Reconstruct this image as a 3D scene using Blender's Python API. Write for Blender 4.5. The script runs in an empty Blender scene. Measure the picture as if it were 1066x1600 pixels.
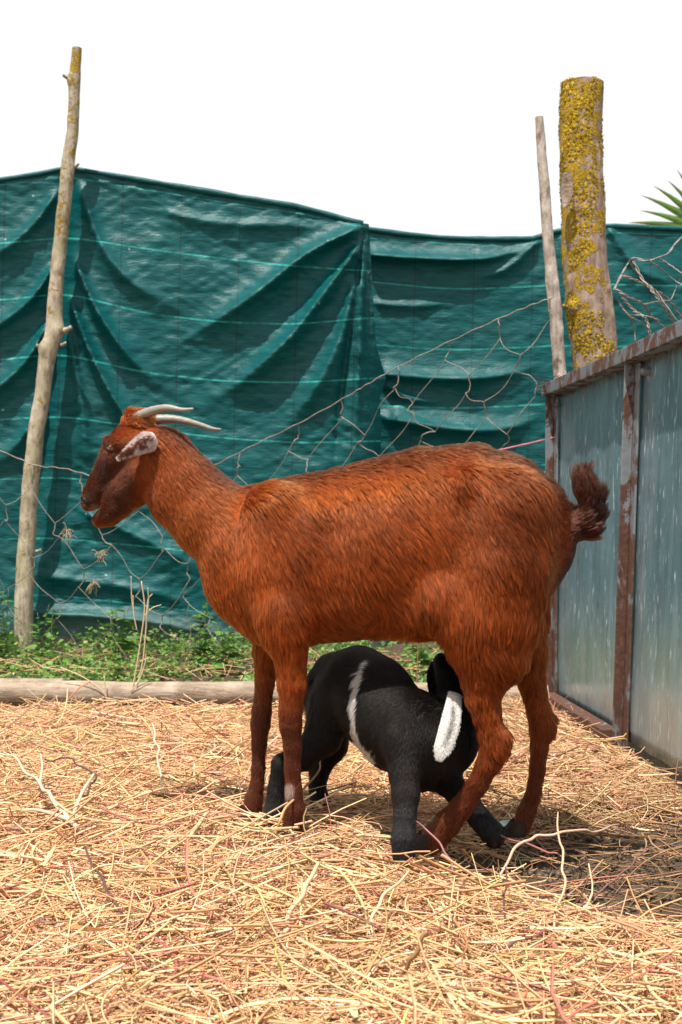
import bpy, math, random
import numpy as np
from mathutils import Vector, Matrix

# ------------------------------------------------------------------ camera, sky, sun, exposure
F, CX, HZ, CH = 2095.0, 533.0, 823.0, 0.58          # focal length and horizon of a 1066 x 1600 frame, camera height
sc = bpy.context.scene
cam_d = bpy.data.cameras.new("camera")
cam = bpy.data.objects.new("camera", cam_d)
sc.collection.objects.link(cam)
cam.location = (0, 0, CH)
cam.rotation_euler = (math.radians(90), 0, 0)
cam_d.sensor_fit = 'VERTICAL'
cam_d.sensor_height = 36.0
cam_d.lens = 36.0 * F / 1600.0
cam_d.shift_y = (HZ - 800.0) / 1600.0
cam_d.clip_start = 0.05
cam_d.clip_end = 500
cam_d.dof.use_dof = True
cam_d.dof.focus_distance = 2.45
cam_d.dof.aperture_fstop = 11.0
sc.camera = cam

SUN_DIR = Vector((0.13, 0.27, -0.75)).normalized()   # direction the light travels
elev = math.asin(-SUN_DIR.z)
azim = math.atan2(-SUN_DIR.x, -SUN_DIR.y)
world = bpy.data.worlds.new("World")
sc.world = world
world.use_nodes = True
wn = world.node_tree
wn.nodes.clear()
w_out = wn.nodes.new('ShaderNodeOutputWorld')
w_bg = wn.nodes.new('ShaderNodeBackground')
w_sky = wn.nodes.new('ShaderNodeTexSky')
w_sky.sky_type = 'NISHITA'
w_sky.sun_disc = False
w_sky.sun_elevation = elev
w_sky.sun_rotation = azim
w_sky.dust_density = 4.0
w_mix = wn.nodes.new('ShaderNodeMix')                # thin white overcast veil over the clear sky
w_mix.data_type = 'RGBA'
w_mix.inputs['Factor'].default_value = 0.9
w_mix.inputs['B'].default_value = (5.45, 5.45, 5.45, 1)
wn.links.new(w_sky.outputs['Color'], w_mix.inputs['A'])
wn.links.new(w_mix.outputs['Result'], w_bg.inputs['Color'])
w_bg.inputs['Strength'].default_value = 0.13
wn.links.new(w_bg.outputs['Background'], w_out.inputs['Surface'])

sun_d = bpy.data.lights.new("sun", 'SUN')
sun_d.energy = 5.0
sun_d.angle = math.radians(0.8)
sun_d.color = (1.0, 0.95, 0.87)
sun = bpy.data.objects.new("sun", sun_d)
sc.collection.objects.link(sun)
sun.rotation_euler = SUN_DIR.to_track_quat('-Z', 'Y').to_euler()
sun.location = (-1, -2, 6)

sc.view_settings.view_transform = 'Standard'
sc.view_settings.look = 'None'
sc.view_settings.gamma = 1.0
sc.view_settings.exposure = 0.65
sc.render.engine = 'CYCLES'
sc.cycles.use_denoising = True
sc.cycles.max_bounces = 10
sc.cycles.diffuse_bounces = 4
sc.cycles.glossy_bounces = 4
sc.cycles.transmission_bounces = 6
sc.cycles.transparent_max_bounces = 8
sc.cycles.sample_clamp_indirect = 8.0
try:
    sc.cycles_curves.shape = 'RIBBONS'
    sc.cycles_curves.subdivisions = 2
except Exception:
    pass

rng = np.random.default_rng(11)
random.seed(11)
COL = sc.collection

# ------------------------------------------------------------------ helpers
def W(px, py, d):
    """a point of the place seen at (px, py) of the photograph, d metres in front of the camera"""
    return np.array([(px - CX) / F * d, d, CH + (HZ - py) / F * d])

def tag(o, label=None, cat=None, group=None, kind=None):
    if label: o["label"] = label
    if cat: o["category"] = cat
    if group: o["group"] = group
    if kind: o["kind"] = kind
    return o

def adopt(o, parent):
    """parent o, whose mesh is laid out in place, without moving it"""
    o.parent = parent
    o.matrix_parent_inverse = Matrix.Translation(-Vector(parent.location)) if parent.type == 'EMPTY' else Matrix()
    return o

def empty(name, loc):
    o = bpy.data.objects.new(name, None)
    o.location = loc
    o.empty_display_size = 0.1
    COL.objects.link(o)
    return o

def mesh_obj(name, verts, faces, mat=None, parent=None, smooth=True, col=None, uv=None):
    me = bpy.data.meshes.new(name)
    verts = np.asarray(verts, dtype=np.float32)
    faces = np.asarray(faces, dtype=np.int32) if not isinstance(faces, list) else faces
    if isinstance(faces, np.ndarray):
        nf, k = faces.shape
        me.vertices.add(len(verts)); me.vertices.foreach_set('co', verts.ravel())
        me.loops.add(nf * k); me.loops.foreach_set('vertex_index', faces.ravel())
        me.polygons.add(nf)
        me.polygons.foreach_set('loop_start', np.arange(0, nf * k, k, dtype=np.int32))
        me.polygons.foreach_set('loop_total', np.full(nf, k, dtype=np.int32))
        me.update(calc_edges=True)
    else:
        me.from_pydata([tuple(map(float, v)) for v in verts], [], [tuple(map(int, f)) for f in faces])
        me.update()
    me.validate()
    if smooth:
        me.polygons.foreach_set('use_smooth', np.ones(len(me.polygons), dtype=bool))
    if col is not None:
        a = me.color_attributes.new('col', 'FLOAT_COLOR', 'POINT')
        c = np.ones((len(verts), 4), dtype=np.float32); c[:, :3] = col
        a.data.foreach_set('color', c.ravel())
    if uv is not None:
        l = me.uv_layers.new(name='UVMap')
        idx = np.empty(len(me.loops), dtype=np.int32); me.loops.foreach_get('vertex_index', idx)
        l.data.foreach_set('uv', np.asarray(uv, dtype=np.float32)[idx].ravel())
    o = bpy.data.objects.new(name, me)
    COL.objects.link(o)
    if mat: me.materials.append(mat)
    if parent is not None: adopt(o, parent)
    return o

def hash_noise3(p, seed=0):
    """smooth value noise, p (N,3) -> (N,) in -1..1"""
    p = np.asarray(p, dtype=np.float64)
    i = np.floor(p).astype(np.int64); f = p - i
    f = f * f * (3 - 2 * f)
    def h(ix, iy, iz):
        n = (ix * 374761393 + iy * 668265263 + iz * 2147483647 + seed * 974634779) & 0xFFFFFFFF
        n = ((n ^ (n >> 13)) * 1274126177) & 0xFFFFFFFF
        n = (n ^ (n >> 16)) & 0xFFFF
        return n / 32767.5 - 1.0
    r = 0
    for dx in (0, 1):
        for dy in (0, 1):
            for dz in (0, 1):
                w = (f[:, 0] if dx else 1 - f[:, 0]) * (f[:, 1] if dy else 1 - f[:, 1]) * (f[:, 2] if dz else 1 - f[:, 2])
                r = r + w * h(i[:, 0] + dx, i[:, 1] + dy, i[:, 2] + dz)
    return r

def fbm(p, octaves=3, seed=0):
    p = np.asarray(p, dtype=np.float64); a = 1.0; s = 0; t = 0
    for k in range(octaves):
        s = s + a * hash_noise3(p * (2 ** k), seed + k * 17); t += a; a *= 0.5
    return s / t

def nrmz(v):
    return v / np.maximum(np.linalg.norm(v, axis=-1, keepdims=True), 1e-9)

def tubes(paths, radii, sides=3, caps=False):
    """paths (n,m,3), radii (n,m) -> verts, quads of n tubes"""
    paths = np.asarray(paths, dtype=np.float64); n, m, _ = paths.shape
    radii = np.broadcast_to(np.asarray(radii, dtype=np.float64), (n, m))
    tan = nrmz(np.gradient(paths, axis=1))
    ref = np.zeros((n, 1, 3)); mean = nrmz(tan.mean(axis=1, keepdims=True))
    ref[..., 2] = 1.0
    alt = np.abs(mean[..., 2]) > 0.85
    ref[alt] = (1, 0, 0)
    u = nrmz(np.cross(tan, np.broadcast_to(ref, tan.shape))); v = np.cross(tan, u)
    ang = np.arange(sides) * 2 * math.pi / sides
    ring = paths[:, :, None, :] + radii[:, :, None, None] * (np.cos(ang)[None, None, :, None] * u[:, :, None, :] + np.sin(ang)[None, None, :, None] * v[:, :, None, :])
    verts = ring.reshape(-1, 3)
    base = (np.arange(n) * m * sides)[:, None, None]
    i = np.arange(m - 1)[None, :, None] * sides; j = np.arange(sides)[None, None, :]; j2 = (j + 1) % sides
    q = np.stack([base + i + j, base + i + j2, base + i + sides + j2, base + i + sides + j], axis=-1).reshape(-1, 4)
    return verts, q

def smooth_path(pts, m):
    """Catmull-Rom through pts (k,dim) resampled to m points"""
    pts = np.asarray(pts, dtype=np.float64)
    k = len(pts)
    p = np.vstack([2 * pts[0] - pts[1], pts, 2 * pts[-1] - pts[-2]])
    t = np.linspace(0, k - 1 - 1e-6, m); i = t.astype(int); f = (t - i)[:, None]
    p0, p1, p2, p3 = p[i], p[i + 1], p[i + 2], p[i + 3]
    return 0.5 * ((2 * p1) + (-p0 + p2) * f + (2 * p0 - 5 * p1 + 4 * p2 - p3) * f ** 2 + (-p0 + 3 * p1 - 3 * p2 + p3) * f ** 3)

def tube_obj(name, pts, radius, mat, parent=None, sides=6, m=None, col=None):
    pts = np.asarray(pts, dtype=np.float64)
    m = m or max(len(pts) * 5, 8)
    path = smooth_path(pts, m)
    r = np.interp(np.linspace(0, 1, m), np.linspace(0, 1, len(np.atleast_1d(radius))), np.atleast_1d(radius)) if np.ndim(radius) else np.full(m, radius)
    v, q = tubes(path[None], r[None], sides)
    f = [tuple(x) for x in q] + [tuple(range(sides))[::-1], tuple(range((m - 1) * sides, m * sides))]
    return mesh_obj(name, v, f, mat, parent, col=col)

def box_vf(c0, c1):
    x0, y0, z0 = c0; x1, y1, z1 = c1
    v = [(x0, y0, z0), (x1, y0, z0), (x1, y1, z0), (x0, y1, z0), (x0, y0, z1), (x1, y0, z1), (x1, y1, z1), (x0, y1, z1)]
    f = [(0, 3, 2, 1), (4, 5, 6, 7), (0, 1, 5, 4), (1, 2, 6, 5), (2, 3, 7, 6), (3, 0, 4, 7)]
    return v, f

# ------------------------------------------------------------------ materials
class NT:
    def __init__(s, name):
        s.mat = bpy.data.materials.new(name); s.mat.use_nodes = True
        s.t = s.mat.node_tree; s.n = s.t.nodes; s.l = s.t.links
        s.bsdf = s.n['Principled BSDF']; s.out = s.n['Material Output']
    def node(s, typ, **kw):
        nd = s.n.new(typ)
        for k, v in kw.items():
            if k.startswith('i_'):
                key = k[2:]
                key = int(key) if key.isdigit() else key.replace('_', ' ')
                s.put(nd, key, v)
            else: setattr(nd, k, v)
        return nd
    def put(s, nd, key, v):
        if isinstance(v, bpy.types.NodeSocket): s.l.new(v, nd.inputs[key])
        else: nd.inputs[key].default_value = v
    def coord(s, which='Object', scale=None, loc=None):
        c = s.node('ShaderNodeTexCoord').outputs[which]
        if scale or loc:
            mp = s.node('ShaderNodeMapping'); s.l.new(c, mp.inputs['Vector'])
            if scale: mp.inputs['Scale'].default_value = scale
            if loc: mp.inputs['Location'].default_value = loc
            c = mp.outputs['Vector']
        return c
    def noise(s, scale, detail=4, rough=0.55, vec=None, dist=0.0):
        nd = s.node('ShaderNodeTexNoise'); nd.inputs['Scale'].default_value = scale
        nd.inputs['Detail'].default_value = detail; nd.inputs['Roughness'].default_value = rough
        nd.inputs['Distortion'].default_value = dist
        if vec is not None: s.l.new(vec, nd.inputs['Vector'])
        return nd.outputs['Fac']
    def ramp(s, fac, stops):
        r = s.node('ShaderNodeValToRGB'); s.l.new(fac, r.inputs['Fac'])
        e = r.color_ramp.elements
        while len(e) < len(stops): e.new(0.5)
        for el, (p, c) in zip(e, stops):
            el.position = p
            el.color = (c, c, c, 1) if isinstance(c, (int, float)) else (*c, 1)
        return r.outputs['Color']
    def mix(s, fac, a, b, blend='MIX'):
        m = s.node('ShaderNodeMix', data_type='RGBA', blend_type=blend)
        s.put(m, 'Factor', fac)
        s.put(m, 'A', a if isinstance(a, bpy.types.NodeSocket) else (*a, 1))
        s.put(m, 'B', b if isinstance(b, bpy.types.NodeSocket) else (*b, 1))
        return m.outputs['Result']
    def math(s, op, a, b=0.0):
        m = s.node('ShaderNodeMath', operation=op); s.put(m, 0, a); s.put(m, 1, b)
        return m.outputs[0]
    def bump(s, h, strength=0.5, dist=0.01, normal=None):
        b = s.node('ShaderNodeBump'); s.l.new(h, b.inputs['Height'])
        b.inputs['Strength'].default_value = strength; b.inputs['Distance'].default_value = dist
        if normal is not None: s.l.new(normal, b.inputs['Normal'])
        s.l.new(b.outputs['Normal'], s.bsdf.inputs['Normal'])
        return b.outputs['Normal']
    def base(s, c, rough=0.6, metal=0.0, spec=0.5):
        s.put(s.bsdf, 'Base Color', c if isinstance(c, bpy.types.NodeSocket) else (*c, 1))
        s.put(s.bsdf, 'Roughness', rough); s.put(s.bsdf, 'Metallic', metal)
        s.bsdf.inputs['Specular IOR Level'].default_value = spec
        return s.mat

def mat_attr(name, rough=0.6, spec=0.3, transl=0.0, vary=0.0):
    m = NT(name)
    a = m.node('ShaderNodeAttribute', attribute_name='col').outputs['Color']
    if vary:
        n = m.noise(60, 3)
        a = m.mix(vary, a, m.mix(1.0, a, m.ramp(n, [(0.3, 0.35), (0.7, 1.5)]), 'MULTIPLY'))
    m.base(a, rough, 0, spec)
    if transl:
        tr = m.node('ShaderNodeBsdfTranslucent'); m.l.new(a, tr.inputs['Color'])
        mx = m.node('ShaderNodeMixShader'); mx.inputs[0].default_value = transl
        m.l.new(m.bsdf.outputs[0], mx.inputs[1]); m.l.new(tr.outputs[0], mx.inputs[2])
        m.l.new(mx.outputs[0], m.out.inputs['Surface'])
    return m.mat

def mat_plain(name, c, rough=0.6, metal=0.0, spec=0.5, nscale=40, namp=0.25, bump=0.0):
    m = NT(name)
    n = m.noise(nscale, 4, vec=m.coord())
    col = m.mix(1.0, c, m.ramp(n, [(0.25, 1 - namp), (0.75, 1 + namp)]), 'MULTIPLY')
    if bump: m.bump(n, bump, 0.004)
    return m.base(col, rough, metal, spec)

# hair
def mat_fur(name, rough=0.4, spec=0.35):
    m = NT(name)
    a = m.node('ShaderNodeAttribute', attribute_name='col').outputs['Color']
    h = m.node('ShaderNodeBsdfHairPrincipled')
    h.model = 'CHIANG'; h.parametrization = 'COLOR'
    m.l.new(a, h.inputs['Color'])
    h.inputs['Roughness'].default_value = rough
    h.inputs['Radial Roughness'].default_value = 0.6
    h.inputs['Coat'].default_value = 0.0
    h.inputs['IOR'].default_value = 1.32
    h.inputs['Random Roughness'].default_value = 0.2
    m.base(a, 0.55, 0, spec)
    mx = m.node('ShaderNodeMixShader'); mx.inputs[0].default_value = 0.55
    m.l.new(m.bsdf.outputs[0], mx.inputs[1]); m.l.new(h.outputs[0], mx.inputs[2])
    m.l.new(mx.outputs[0], m.out.inputs['Surface'])
    return m.mat

MAT = {}
MAT['fur'] = mat_fur('coat_hair', 0.35, 0.06)
MAT['skin'] = mat_attr('animal_skin', 0.7, 0.2)
MAT['straw'] = mat_attr('dry_straw', 0.5, 0.35, 0.12)
MAT['twig'] = mat_attr('dry_twig', 0.55, 0.3, 0.0, 0.5)
MAT['leaf'] = mat_attr('green_leaf', 0.45, 0.4, 0.3)
MAT['horn'] = (lambda m: (m.bump(m.noise(1, 4, vec=m.coord('Object', (60, 60, 300))), 0.35, 0.002),
    m.base(m.mix(m.noise(35, 4, vec=m.coord()), (0.13, 0.11, 0.09), (0.29, 0.255, 0.22)), 0.45))[1])(NT('grey_horn'))
MAT['hoof'] = mat_plain('dark_hoof', (0.030, 0.021, 0.016), 0.6, 0.0, 0.2, nscale=90, namp=0.5, bump=0.4)
MAT['eye'] = mat_plain('amber_eye', (0.16, 0.075, 0.022), 0.06, nscale=200)
MAT['lid'] = mat_plain('dark_eyelid', (0.018, 0.010, 0.007), 0.5)
MAT['wire'] = mat_plain('galvanised_wire', (0.22, 0.185, 0.155), 0.55, 0.3, nscale=60, namp=0.45)
MAT['wire_dark'] = mat_plain('dark_tie_wire', (0.03, 0.03, 0.03), 0.5, 0.3)
MAT['pink'] = mat_plain('pink_string', (0.55, 0.16, 0.22), 0.7)
MAT['green_plastic'] = mat_plain('green_plastic', (0.006, 0.09, 0.03), 0.35)
MAT['paper'] = mat_plain('pale_paper', (0.5, 0.62, 0.58), 0.7)

def mat_ground():
    m = NT('trampled_soil')
    c = m.coord()
    n1 = m.noise(9, 6, 0.65, c); n2 = m.noise(70, 5, 0.7, c); n3 = m.noise(2.2, 3, 0.5, c)
    soil = m.ramp(n2, [(0.25, (0.030, 0.020, 0.013)), (0.55, (0.085, 0.058, 0.038)), (0.8, (0.17, 0.12, 0.08))])
    chaff = m.ramp(n2, [(0.25, (0.10, 0.065, 0.035)), (0.5, (0.24, 0.16, 0.085)), (0.8, (0.40, 0.29, 0.16))])
    a = m.node('ShaderNodeAttribute', attribute_name='col').outputs['Fac']
    f = m.math('MULTIPLY', a, m.ramp(n1, [(0.3, 0.35), (0.6, 1.0)]))
    col = m.mix(f, soil, chaff)
    h = m.math('ADD', m.math('MULTIPLY', n1, 1.2), m.math('MULTIPLY', n2, 0.5))
    m.bump(h, 0.9, 0.02)
    return m.base(col, 0.95, 0, 0.15)
MAT['ground'] = mat_ground()

def mat_tarp():
    m = NT('teal_woven_tarp')
    uv = m.coord('UV')
    sep = m.node('ShaderNodeSeparateXYZ'); m.l.new(uv, sep.inputs[0])
    U, V = sep.outputs[0], sep.outputs[1]           # one unit per thread interval
    def line(x, w, soft):
        fr = m.math('SUBTRACT', m.math('FRACT', m.math('ADD', x, 0.5)), 0.5)
        d = m.math('ABSOLUTE', fr)
        r = m.node('ShaderNodeMapRange'); m.l.new(d, r.inputs[0])
        r.inputs[1].default_value = w; r.inputs[2].default_value = w + soft
        r.inputs[3].default_value = 1; r.inputs[4].default_value = 0
        return r.outputs[0]
    c = m.coord('Object')
    weave = m.noise(1, 5, 0.65, m.coord('Object', (14, 14, 110)))
    crease = m.noise(1, 4, 0.6, m.coord('Object', (22, 22, 60)), 0.8)
    dirt = m.noise(3.5, 5, 0.6, c)
    col = m.ramp(weave, [(0.3, (0.0007, 0.047, 0.053)), (0.55, (0.0011, 0.078, 0.083)), (0.8, (0.003, 0.112, 0.114))])
    col = m.mix(m.math('MULTIPLY', m.ramp(dirt, [(0.5, 0.0), (0.8, 1.0)]), 0.16), col, (0.06, 0.12, 0.115))
    # pale dust on the lowest hand's breadth of the cloth
    sz = m.node('ShaderNodeSeparateXYZ'); m.l.new(c, sz.inputs[0])
    mr = m.node('ShaderNodeMapRange'); m.l.new(sz.outputs[2], mr.inputs[0])
    mr.inputs[1].default_value = 0.05; mr.inputs[2].default_value = 0.22; mr.inputs[3].default_value = 1.0; mr.inputs[4].default_value = 0.0
    dust = m.math('MULTIPLY', mr.outputs[0], m.ramp(m.noise(5, 5, 0.6, c), [(0.3, 0.1), (0.65, 0.85)]))
    col = m.mix(m.math('MULTIPLY', dust, 0.7), col, (0.28, 0.26, 0.20))
    lv = m.math('MULTIPLY', line(V, 0.010, 0.008), m.ramp(m.noise(30, 2, 0.5, c), [(0.35, 0.25), (0.55, 1.0)]))
    lu = line(U, 0.005, 0.006)
    col = m.mix(m.math('MULTIPLY', lv, 0.75), col, (0.035, 0.34, 0.31))
    col = m.mix(m.math('MULTIPLY', lu, 0.75), col, (0.012, 0.020, 0.024))
    # small pale scuffs
    sp = m.node('ShaderNodeTexVoronoi'); sp.inputs['Scale'].default_value = 7; m.l.new(c, sp.inputs['Vector'])
    scuff = m.math('LESS_THAN', sp.outputs['Distance'], 0.035)
    col = m.mix(m.math('MULTIPLY', scuff, 0.5), col, (0.45, 0.55, 0.53))
    h = m.math('ADD', m.math('MULTIPLY', weave, 0.5), m.math('MULTIPLY', crease, 0.9))
    m.bump(h, 0.36, 0.012)
    rough = m.ramp(m.noise(6, 4, 0.6, c), [(0.3, 0.36), (0.7, 0.5)])
    m.base(col, rough, 0, 0.24)
    tr = m.node('ShaderNodeBsdfTranslucent'); m.l.new(col, tr.inputs['Color'])
    mx = m.node('ShaderNodeMixShader'); mx.inputs[0].default_value = 0.10
    m.l.new(m.bsdf.outputs[0], mx.inputs[1]); m.l.new(tr.outputs[0], mx.inputs[2])
    m.l.new(mx.outputs[0], m.out.inputs['Surface'])
    return m.mat
MAT['tarp'] = mat_tarp()

def mat_bark(name, c1, c2, c3, lichen=0.0, lich_x=None, lich_z=None, vscale=(40, 40, 9), green=0.0):
    m = NT(name)
    c = m.coord()
    n = m.noise(1, 6, 0.65, m.coord('Object', vscale), 0.3)
    n2 = m.noise(14, 5, 0.6, c)
    col = m.ramp(n, [(0.28, c1), (0.5, c2), (0.72, c3)])
    col = m.mix(m.ramp(n2, [(0.45, 0.0), (0.7, 0.6)]), col, tuple(min(1, x * 1.35) for x in c3))
    if green:
        col = m.mix(m.math('MULTIPLY', m.ramp(m.noise(11, 4, 0.6, c), [(0.45, 0), (0.65, 1)]), green), col, (0.20, 0.20, 0.05))
    vor = m.node('ShaderNodeTexVoronoi'); vor.inputs['Scale'].default_value = 55; m.l.new(c, vor.inputs['Vector'])
    dots = m.math('LESS_THAN', vor.outputs['Distance'], 0.16)
    col = m.mix(m.math('MULTIPLY', dots, 0.35), col, (0.06, 0.045, 0.03))
    h = n
    if lichen:
        ln = m.noise(21, 8, 0.68, c, 0.6)
        s = m.node('ShaderNodeSeparateXYZ'); m.l.new(c, s.inputs[0])
        f = ln
        if lich_x:
            g = m.node('ShaderNodeMapRange'); m.l.new(s.outputs[0], g.inputs[0])
            g.inputs[1].default_value = lich_x[0]; g.inputs[2].default_value = lich_x[1]
            g.inputs[3].default_value = 0.04; g.inputs[4].default_value = -0.10
            f = m.math('ADD', f, g.outputs[0])
        if lich_z:
            g = m.node('ShaderNodeMapRange'); m.l.new(s.outputs[2], g.inputs[0])
            g.inputs[1].default_value = lich_z[0]; g.inputs[2].default_value = lich_z[1]
            g.inputs[3].default_value = -0.06; g.inputs[4].default_value = 0.05
            f = m.math('ADD', f, g.outputs[0])
        mask = m.ramp(f, [(0.50 - 0.06 * lichen, 0.0), (0.56 - 0.06 * lichen, 1.0)])
        lc = m.ramp(m.noise(120, 4, 0.7, c), [(0.3, (0.12, 0.075, 0.010)), (0.5, (0.33, 0.205, 0.012)), (0.75, (0.46, 0.32, 0.05))])
        col = m.mix(mask, col, lc)
        h = m.math('ADD', m.math('MULTIPLY', n, 0.5), m.math('MULTIPLY', mask, m.noise(120, 4, 0.7, c)))
    m.bump(h, 0.8, 0.008)
    return m.base(col, 0.85, 0, 0.2)

MAT['pole'] = mat_bark('grey_bark', (0.11, 0.085, 0.06), (0.29, 0.24, 0.175), (0.42, 0.365, 0.28), -0.6, None, (1.2, 2.6), (70, 70, 22), 0.35)
MAT['stick'] = mat_bark('pale_bark', (0.14, 0.105, 0.08), (0.31, 0.26, 0.22), (0.45, 0.40, 0.35), 0.0, vscale=(60, 60, 18))
MAT['trunk'] = mat_bark('lichen_bark', (0.10, 0.070, 0.052), (0.23, 0.165, 0.125), (0.36, 0.28, 0.23), 0.15, (0.82, 1.02), (1.0, 2.0), (45, 45, 7))
MAT['log'] = mat_bark('weathered_log', (0.12, 0.085, 0.06), (0.25, 0.19, 0.14), (0.36, 0.29, 0.225), 0.0, vscale=(7, 50, 50))
MAT['cut'] = mat_plain('cut_wood', (0.36, 0.29, 0.22), 0.85, nscale=60)

def mat_sheet():
    m = NT('galvanised_sheet')
    c = m.coord()
    st = m.noise(1, 5, 0.6, m.coord('Object', (30, 30, 3.0)))
    dr = m.noise(1, 4, 0.6, m.coord('Object', (95, 95, 17)))
    bl = m.noise(4, 4, 0.55, c)
    col = m.ramp(bl, [(0.3, (0.24, 0.36, 0.42)), (0.7, (0.38, 0.52, 0.58))])
    col = m.mix(m.ramp(st, [(0.35, 0.30), (0.65, 0.0)]), col, (0.12, 0.19, 0.22))
    marks = m.ramp(dr, [(0.60, 0.0), (0.68, 1.0)])
    col = m.mix(m.math('MULTIPLY', marks, 0.6), col, (0.70, 0.76, 0.77))
    s = m.node('ShaderNodeSeparateXYZ'); m.l.new(c, s.inputs[0])
    mr = m.node('ShaderNodeMapRange'); m.l.new(s.outputs[2], mr.inputs[0])
    mr.inputs[1].default_value = 0.0; mr.inputs[2].default_value = 0.45; mr.inputs[3].default_value = 1; mr.inputs[4].default_value = 0
    splash = m.math('MULTIPLY', mr.outputs[0], m.ramp(m.noise(1, 5, 0.65, m.coord('Object', (14, 14, 5))), [(0.35, 0.1), (0.7, 0.8)]))
    col = m.mix(splash, col, (0.25, 0.23, 0.18))
    rust = m.ramp(m.noise(26, 3, 0.5, c), [(0.74, 0.0), (0.78, 1.0)])
    col = m.mix(m.math('MULTIPLY', rust, 0.8), col, (0.20, 0.08, 0.03))
    metal = m.math('SUBTRACT', 0.70, m.math('ADD', m.math('MULTIPLY', marks, 0.6), m.math('MULTIPLY', splash, 0.6)))
    rough = m.ramp(st, [(0.3, 0.22), (0.7, 0.36)])
    m.bump(m.math('ADD', m.math('MULTIPLY', bl, 2.0), st), 0.10, 0.01)
    return m.base(col, rough, metal, 0.5)
MAT['sheet'] = mat_sheet()

def mat_rusty(name, bias):
    m = NT(name)
    c = m.coord()
    n = m.noise(1, 7, 0.7, m.coord('Object', (22, 14, 9)), 0.3)
    s = m.node('ShaderNodeSeparateXYZ'); m.l.new(c, s.inputs[0])
    mr = m.node('ShaderNodeMapRange'); m.l.new(s.outputs[2], mr.inputs[0])
    mr.inputs[1].default_value = 0.35; mr.inputs[2].default_value = 0.9; mr.inputs[3].default_value = 0.085; mr.inputs[4].default_value = -0.04
    mask = m.ramp(m.math('ADD', n, mr.outputs[0]), [(0.54 - bias, 0.0), (0.60 - bias, 1.0)])
    grey = m.mix(m.noise(50, 4, 0.6, c), (0.13, 0.145, 0.16), (0.23, 0.25, 0.265))
    rust = m.ramp(m.noise(70, 5, 0.7, c), [(0.3, (0.035, 0.016, 0.011)), (0.55, (0.085, 0.036, 0.022)), (0.8, (0.15, 0.075, 0.048))])
    col = m.mix(mask, grey, rust)
    m.bump(m.math('ADD', mask, m.noise(90, 4, 0.6, c)), 0.35, 0.003)
    return m.base(col, m.ramp(mask, [(0, 0.5), (1, 0.85)]), m.math('MULTIPLY', m.math('SUBTRACT', 1.0, mask), 0.35), 0.4)
MAT['rust_rail'] = mat_rusty('worn_steel_rail', 0.10)
MAT['rust_post'] = mat_rusty('rusty_steel_post', 0.06)
MAT['rust_full'] = mat_rusty('rusted_angle_iron', 0.12)

# ------------------------------------------------------------------ ground
FEET = [W(455, 1314, 2.475), W(390, 1284, 2.634), W(668, 1330, 2.40), W(812, 1307, 2.51), W(631, 1350, 2.30), W(772, 1320, 2.445), W(428, 1296, 2.57), W(501, 1268, 2.73)]
def pile(x, y):
    """height of the straw bed against the level the animals stand on"""
    x = np.asarray(x, float); y = np.asarray(y, float)
    p = np.stack([x * 2.2, y * 2.2, np.zeros_like(x)], -1)
    h = np.clip(0.030 + 0.026 * fbm(p, 3, 5), 0.004, 0.07) * bed(x, y) - 0.041
    for f in FEET:
        h = h - 0.004 * np.exp(-((x - f[0]) ** 2 + (y - f[1]) ** 2) / 0.055 ** 2)
    return h

def bed(x, y):
    """share of the soil the straw covers"""
    x = np.asarray(x, float); y = np.asarray(y, float)
    n = fbm(np.stack([x * 3, y * 3, np.ones_like(x)], -1), 3, 9)
    d = np.sqrt(((x - 0.58) / 0.42) ** 2 + ((y - 2.40) / 0.40) ** 2) + 0.40 * n
    bare = np.clip((1.15 - d) / 0.4, 0, 1)
    wall = np.clip(((x - (0.66 + (4.5 - y) * 0.05)) + 0.05 * n) / 0.10, 0, 1) * (y < 4.4)
    b = (1 - 0.93 * bare) * (1 - 0.75 * wall)
    b = b * np.clip((4.43 - y + 0.05 * n) / 0.10, 0, 1)
    return b

def build_ground():
    xs = np.concatenate([np.linspace(-120, -3, 14), np.linspace(-2.4, 2.4, 161), np.linspace(3, 120, 14)])
    ys = np.concatenate([np.linspace(-30, 0.4, 8), np.linspace(0.8, 6.8, 221), np.linspace(7.5, 300, 16)])
    X, Y = np.meshgrid(xs, ys, indexing='ij')
    x, y = X.ravel(), Y.ravel()
    near = (np.abs(x) < 2.5) & (y > 0.5) & (y < 7)
    z = np.zeros_like(x)
    p = np.stack([x * 6, y * 6, np.zeros_like(x)], -1)
    z += np.where(near, 0.010 * fbm(p, 3, 3) + 0.005 * fbm(p * 5, 2, 4), 0)
    z += np.where(near & (y < 4.75), np.minimum(pile(x, y), 0.0) * np.clip((4.75 - y) / 0.25, 0, 1) - 0.010, 0)
    z += np.where((y > 4.7) & near, np.clip((y - 4.7) / 1.2, 0, 1) * 0.04, 0) + np.where(y > 7, 0.03, 0)
    nx, ny = X.shape
    i, j = np.meshgrid(np.arange(nx - 1), np.arange(ny - 1), indexing='ij')
    a = (i * ny + j).ravel()
    q = np.stack([a, a + ny, a + ny + 1, a + 1], -1)
    b = bed(x, y)
    o = mesh_obj('ground', np.stack([x, y, z], -1), q, MAT['ground'], col=np.repeat(b[:, None], 3, 1))
    tag(o, kind='structure')
build_ground()

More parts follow.
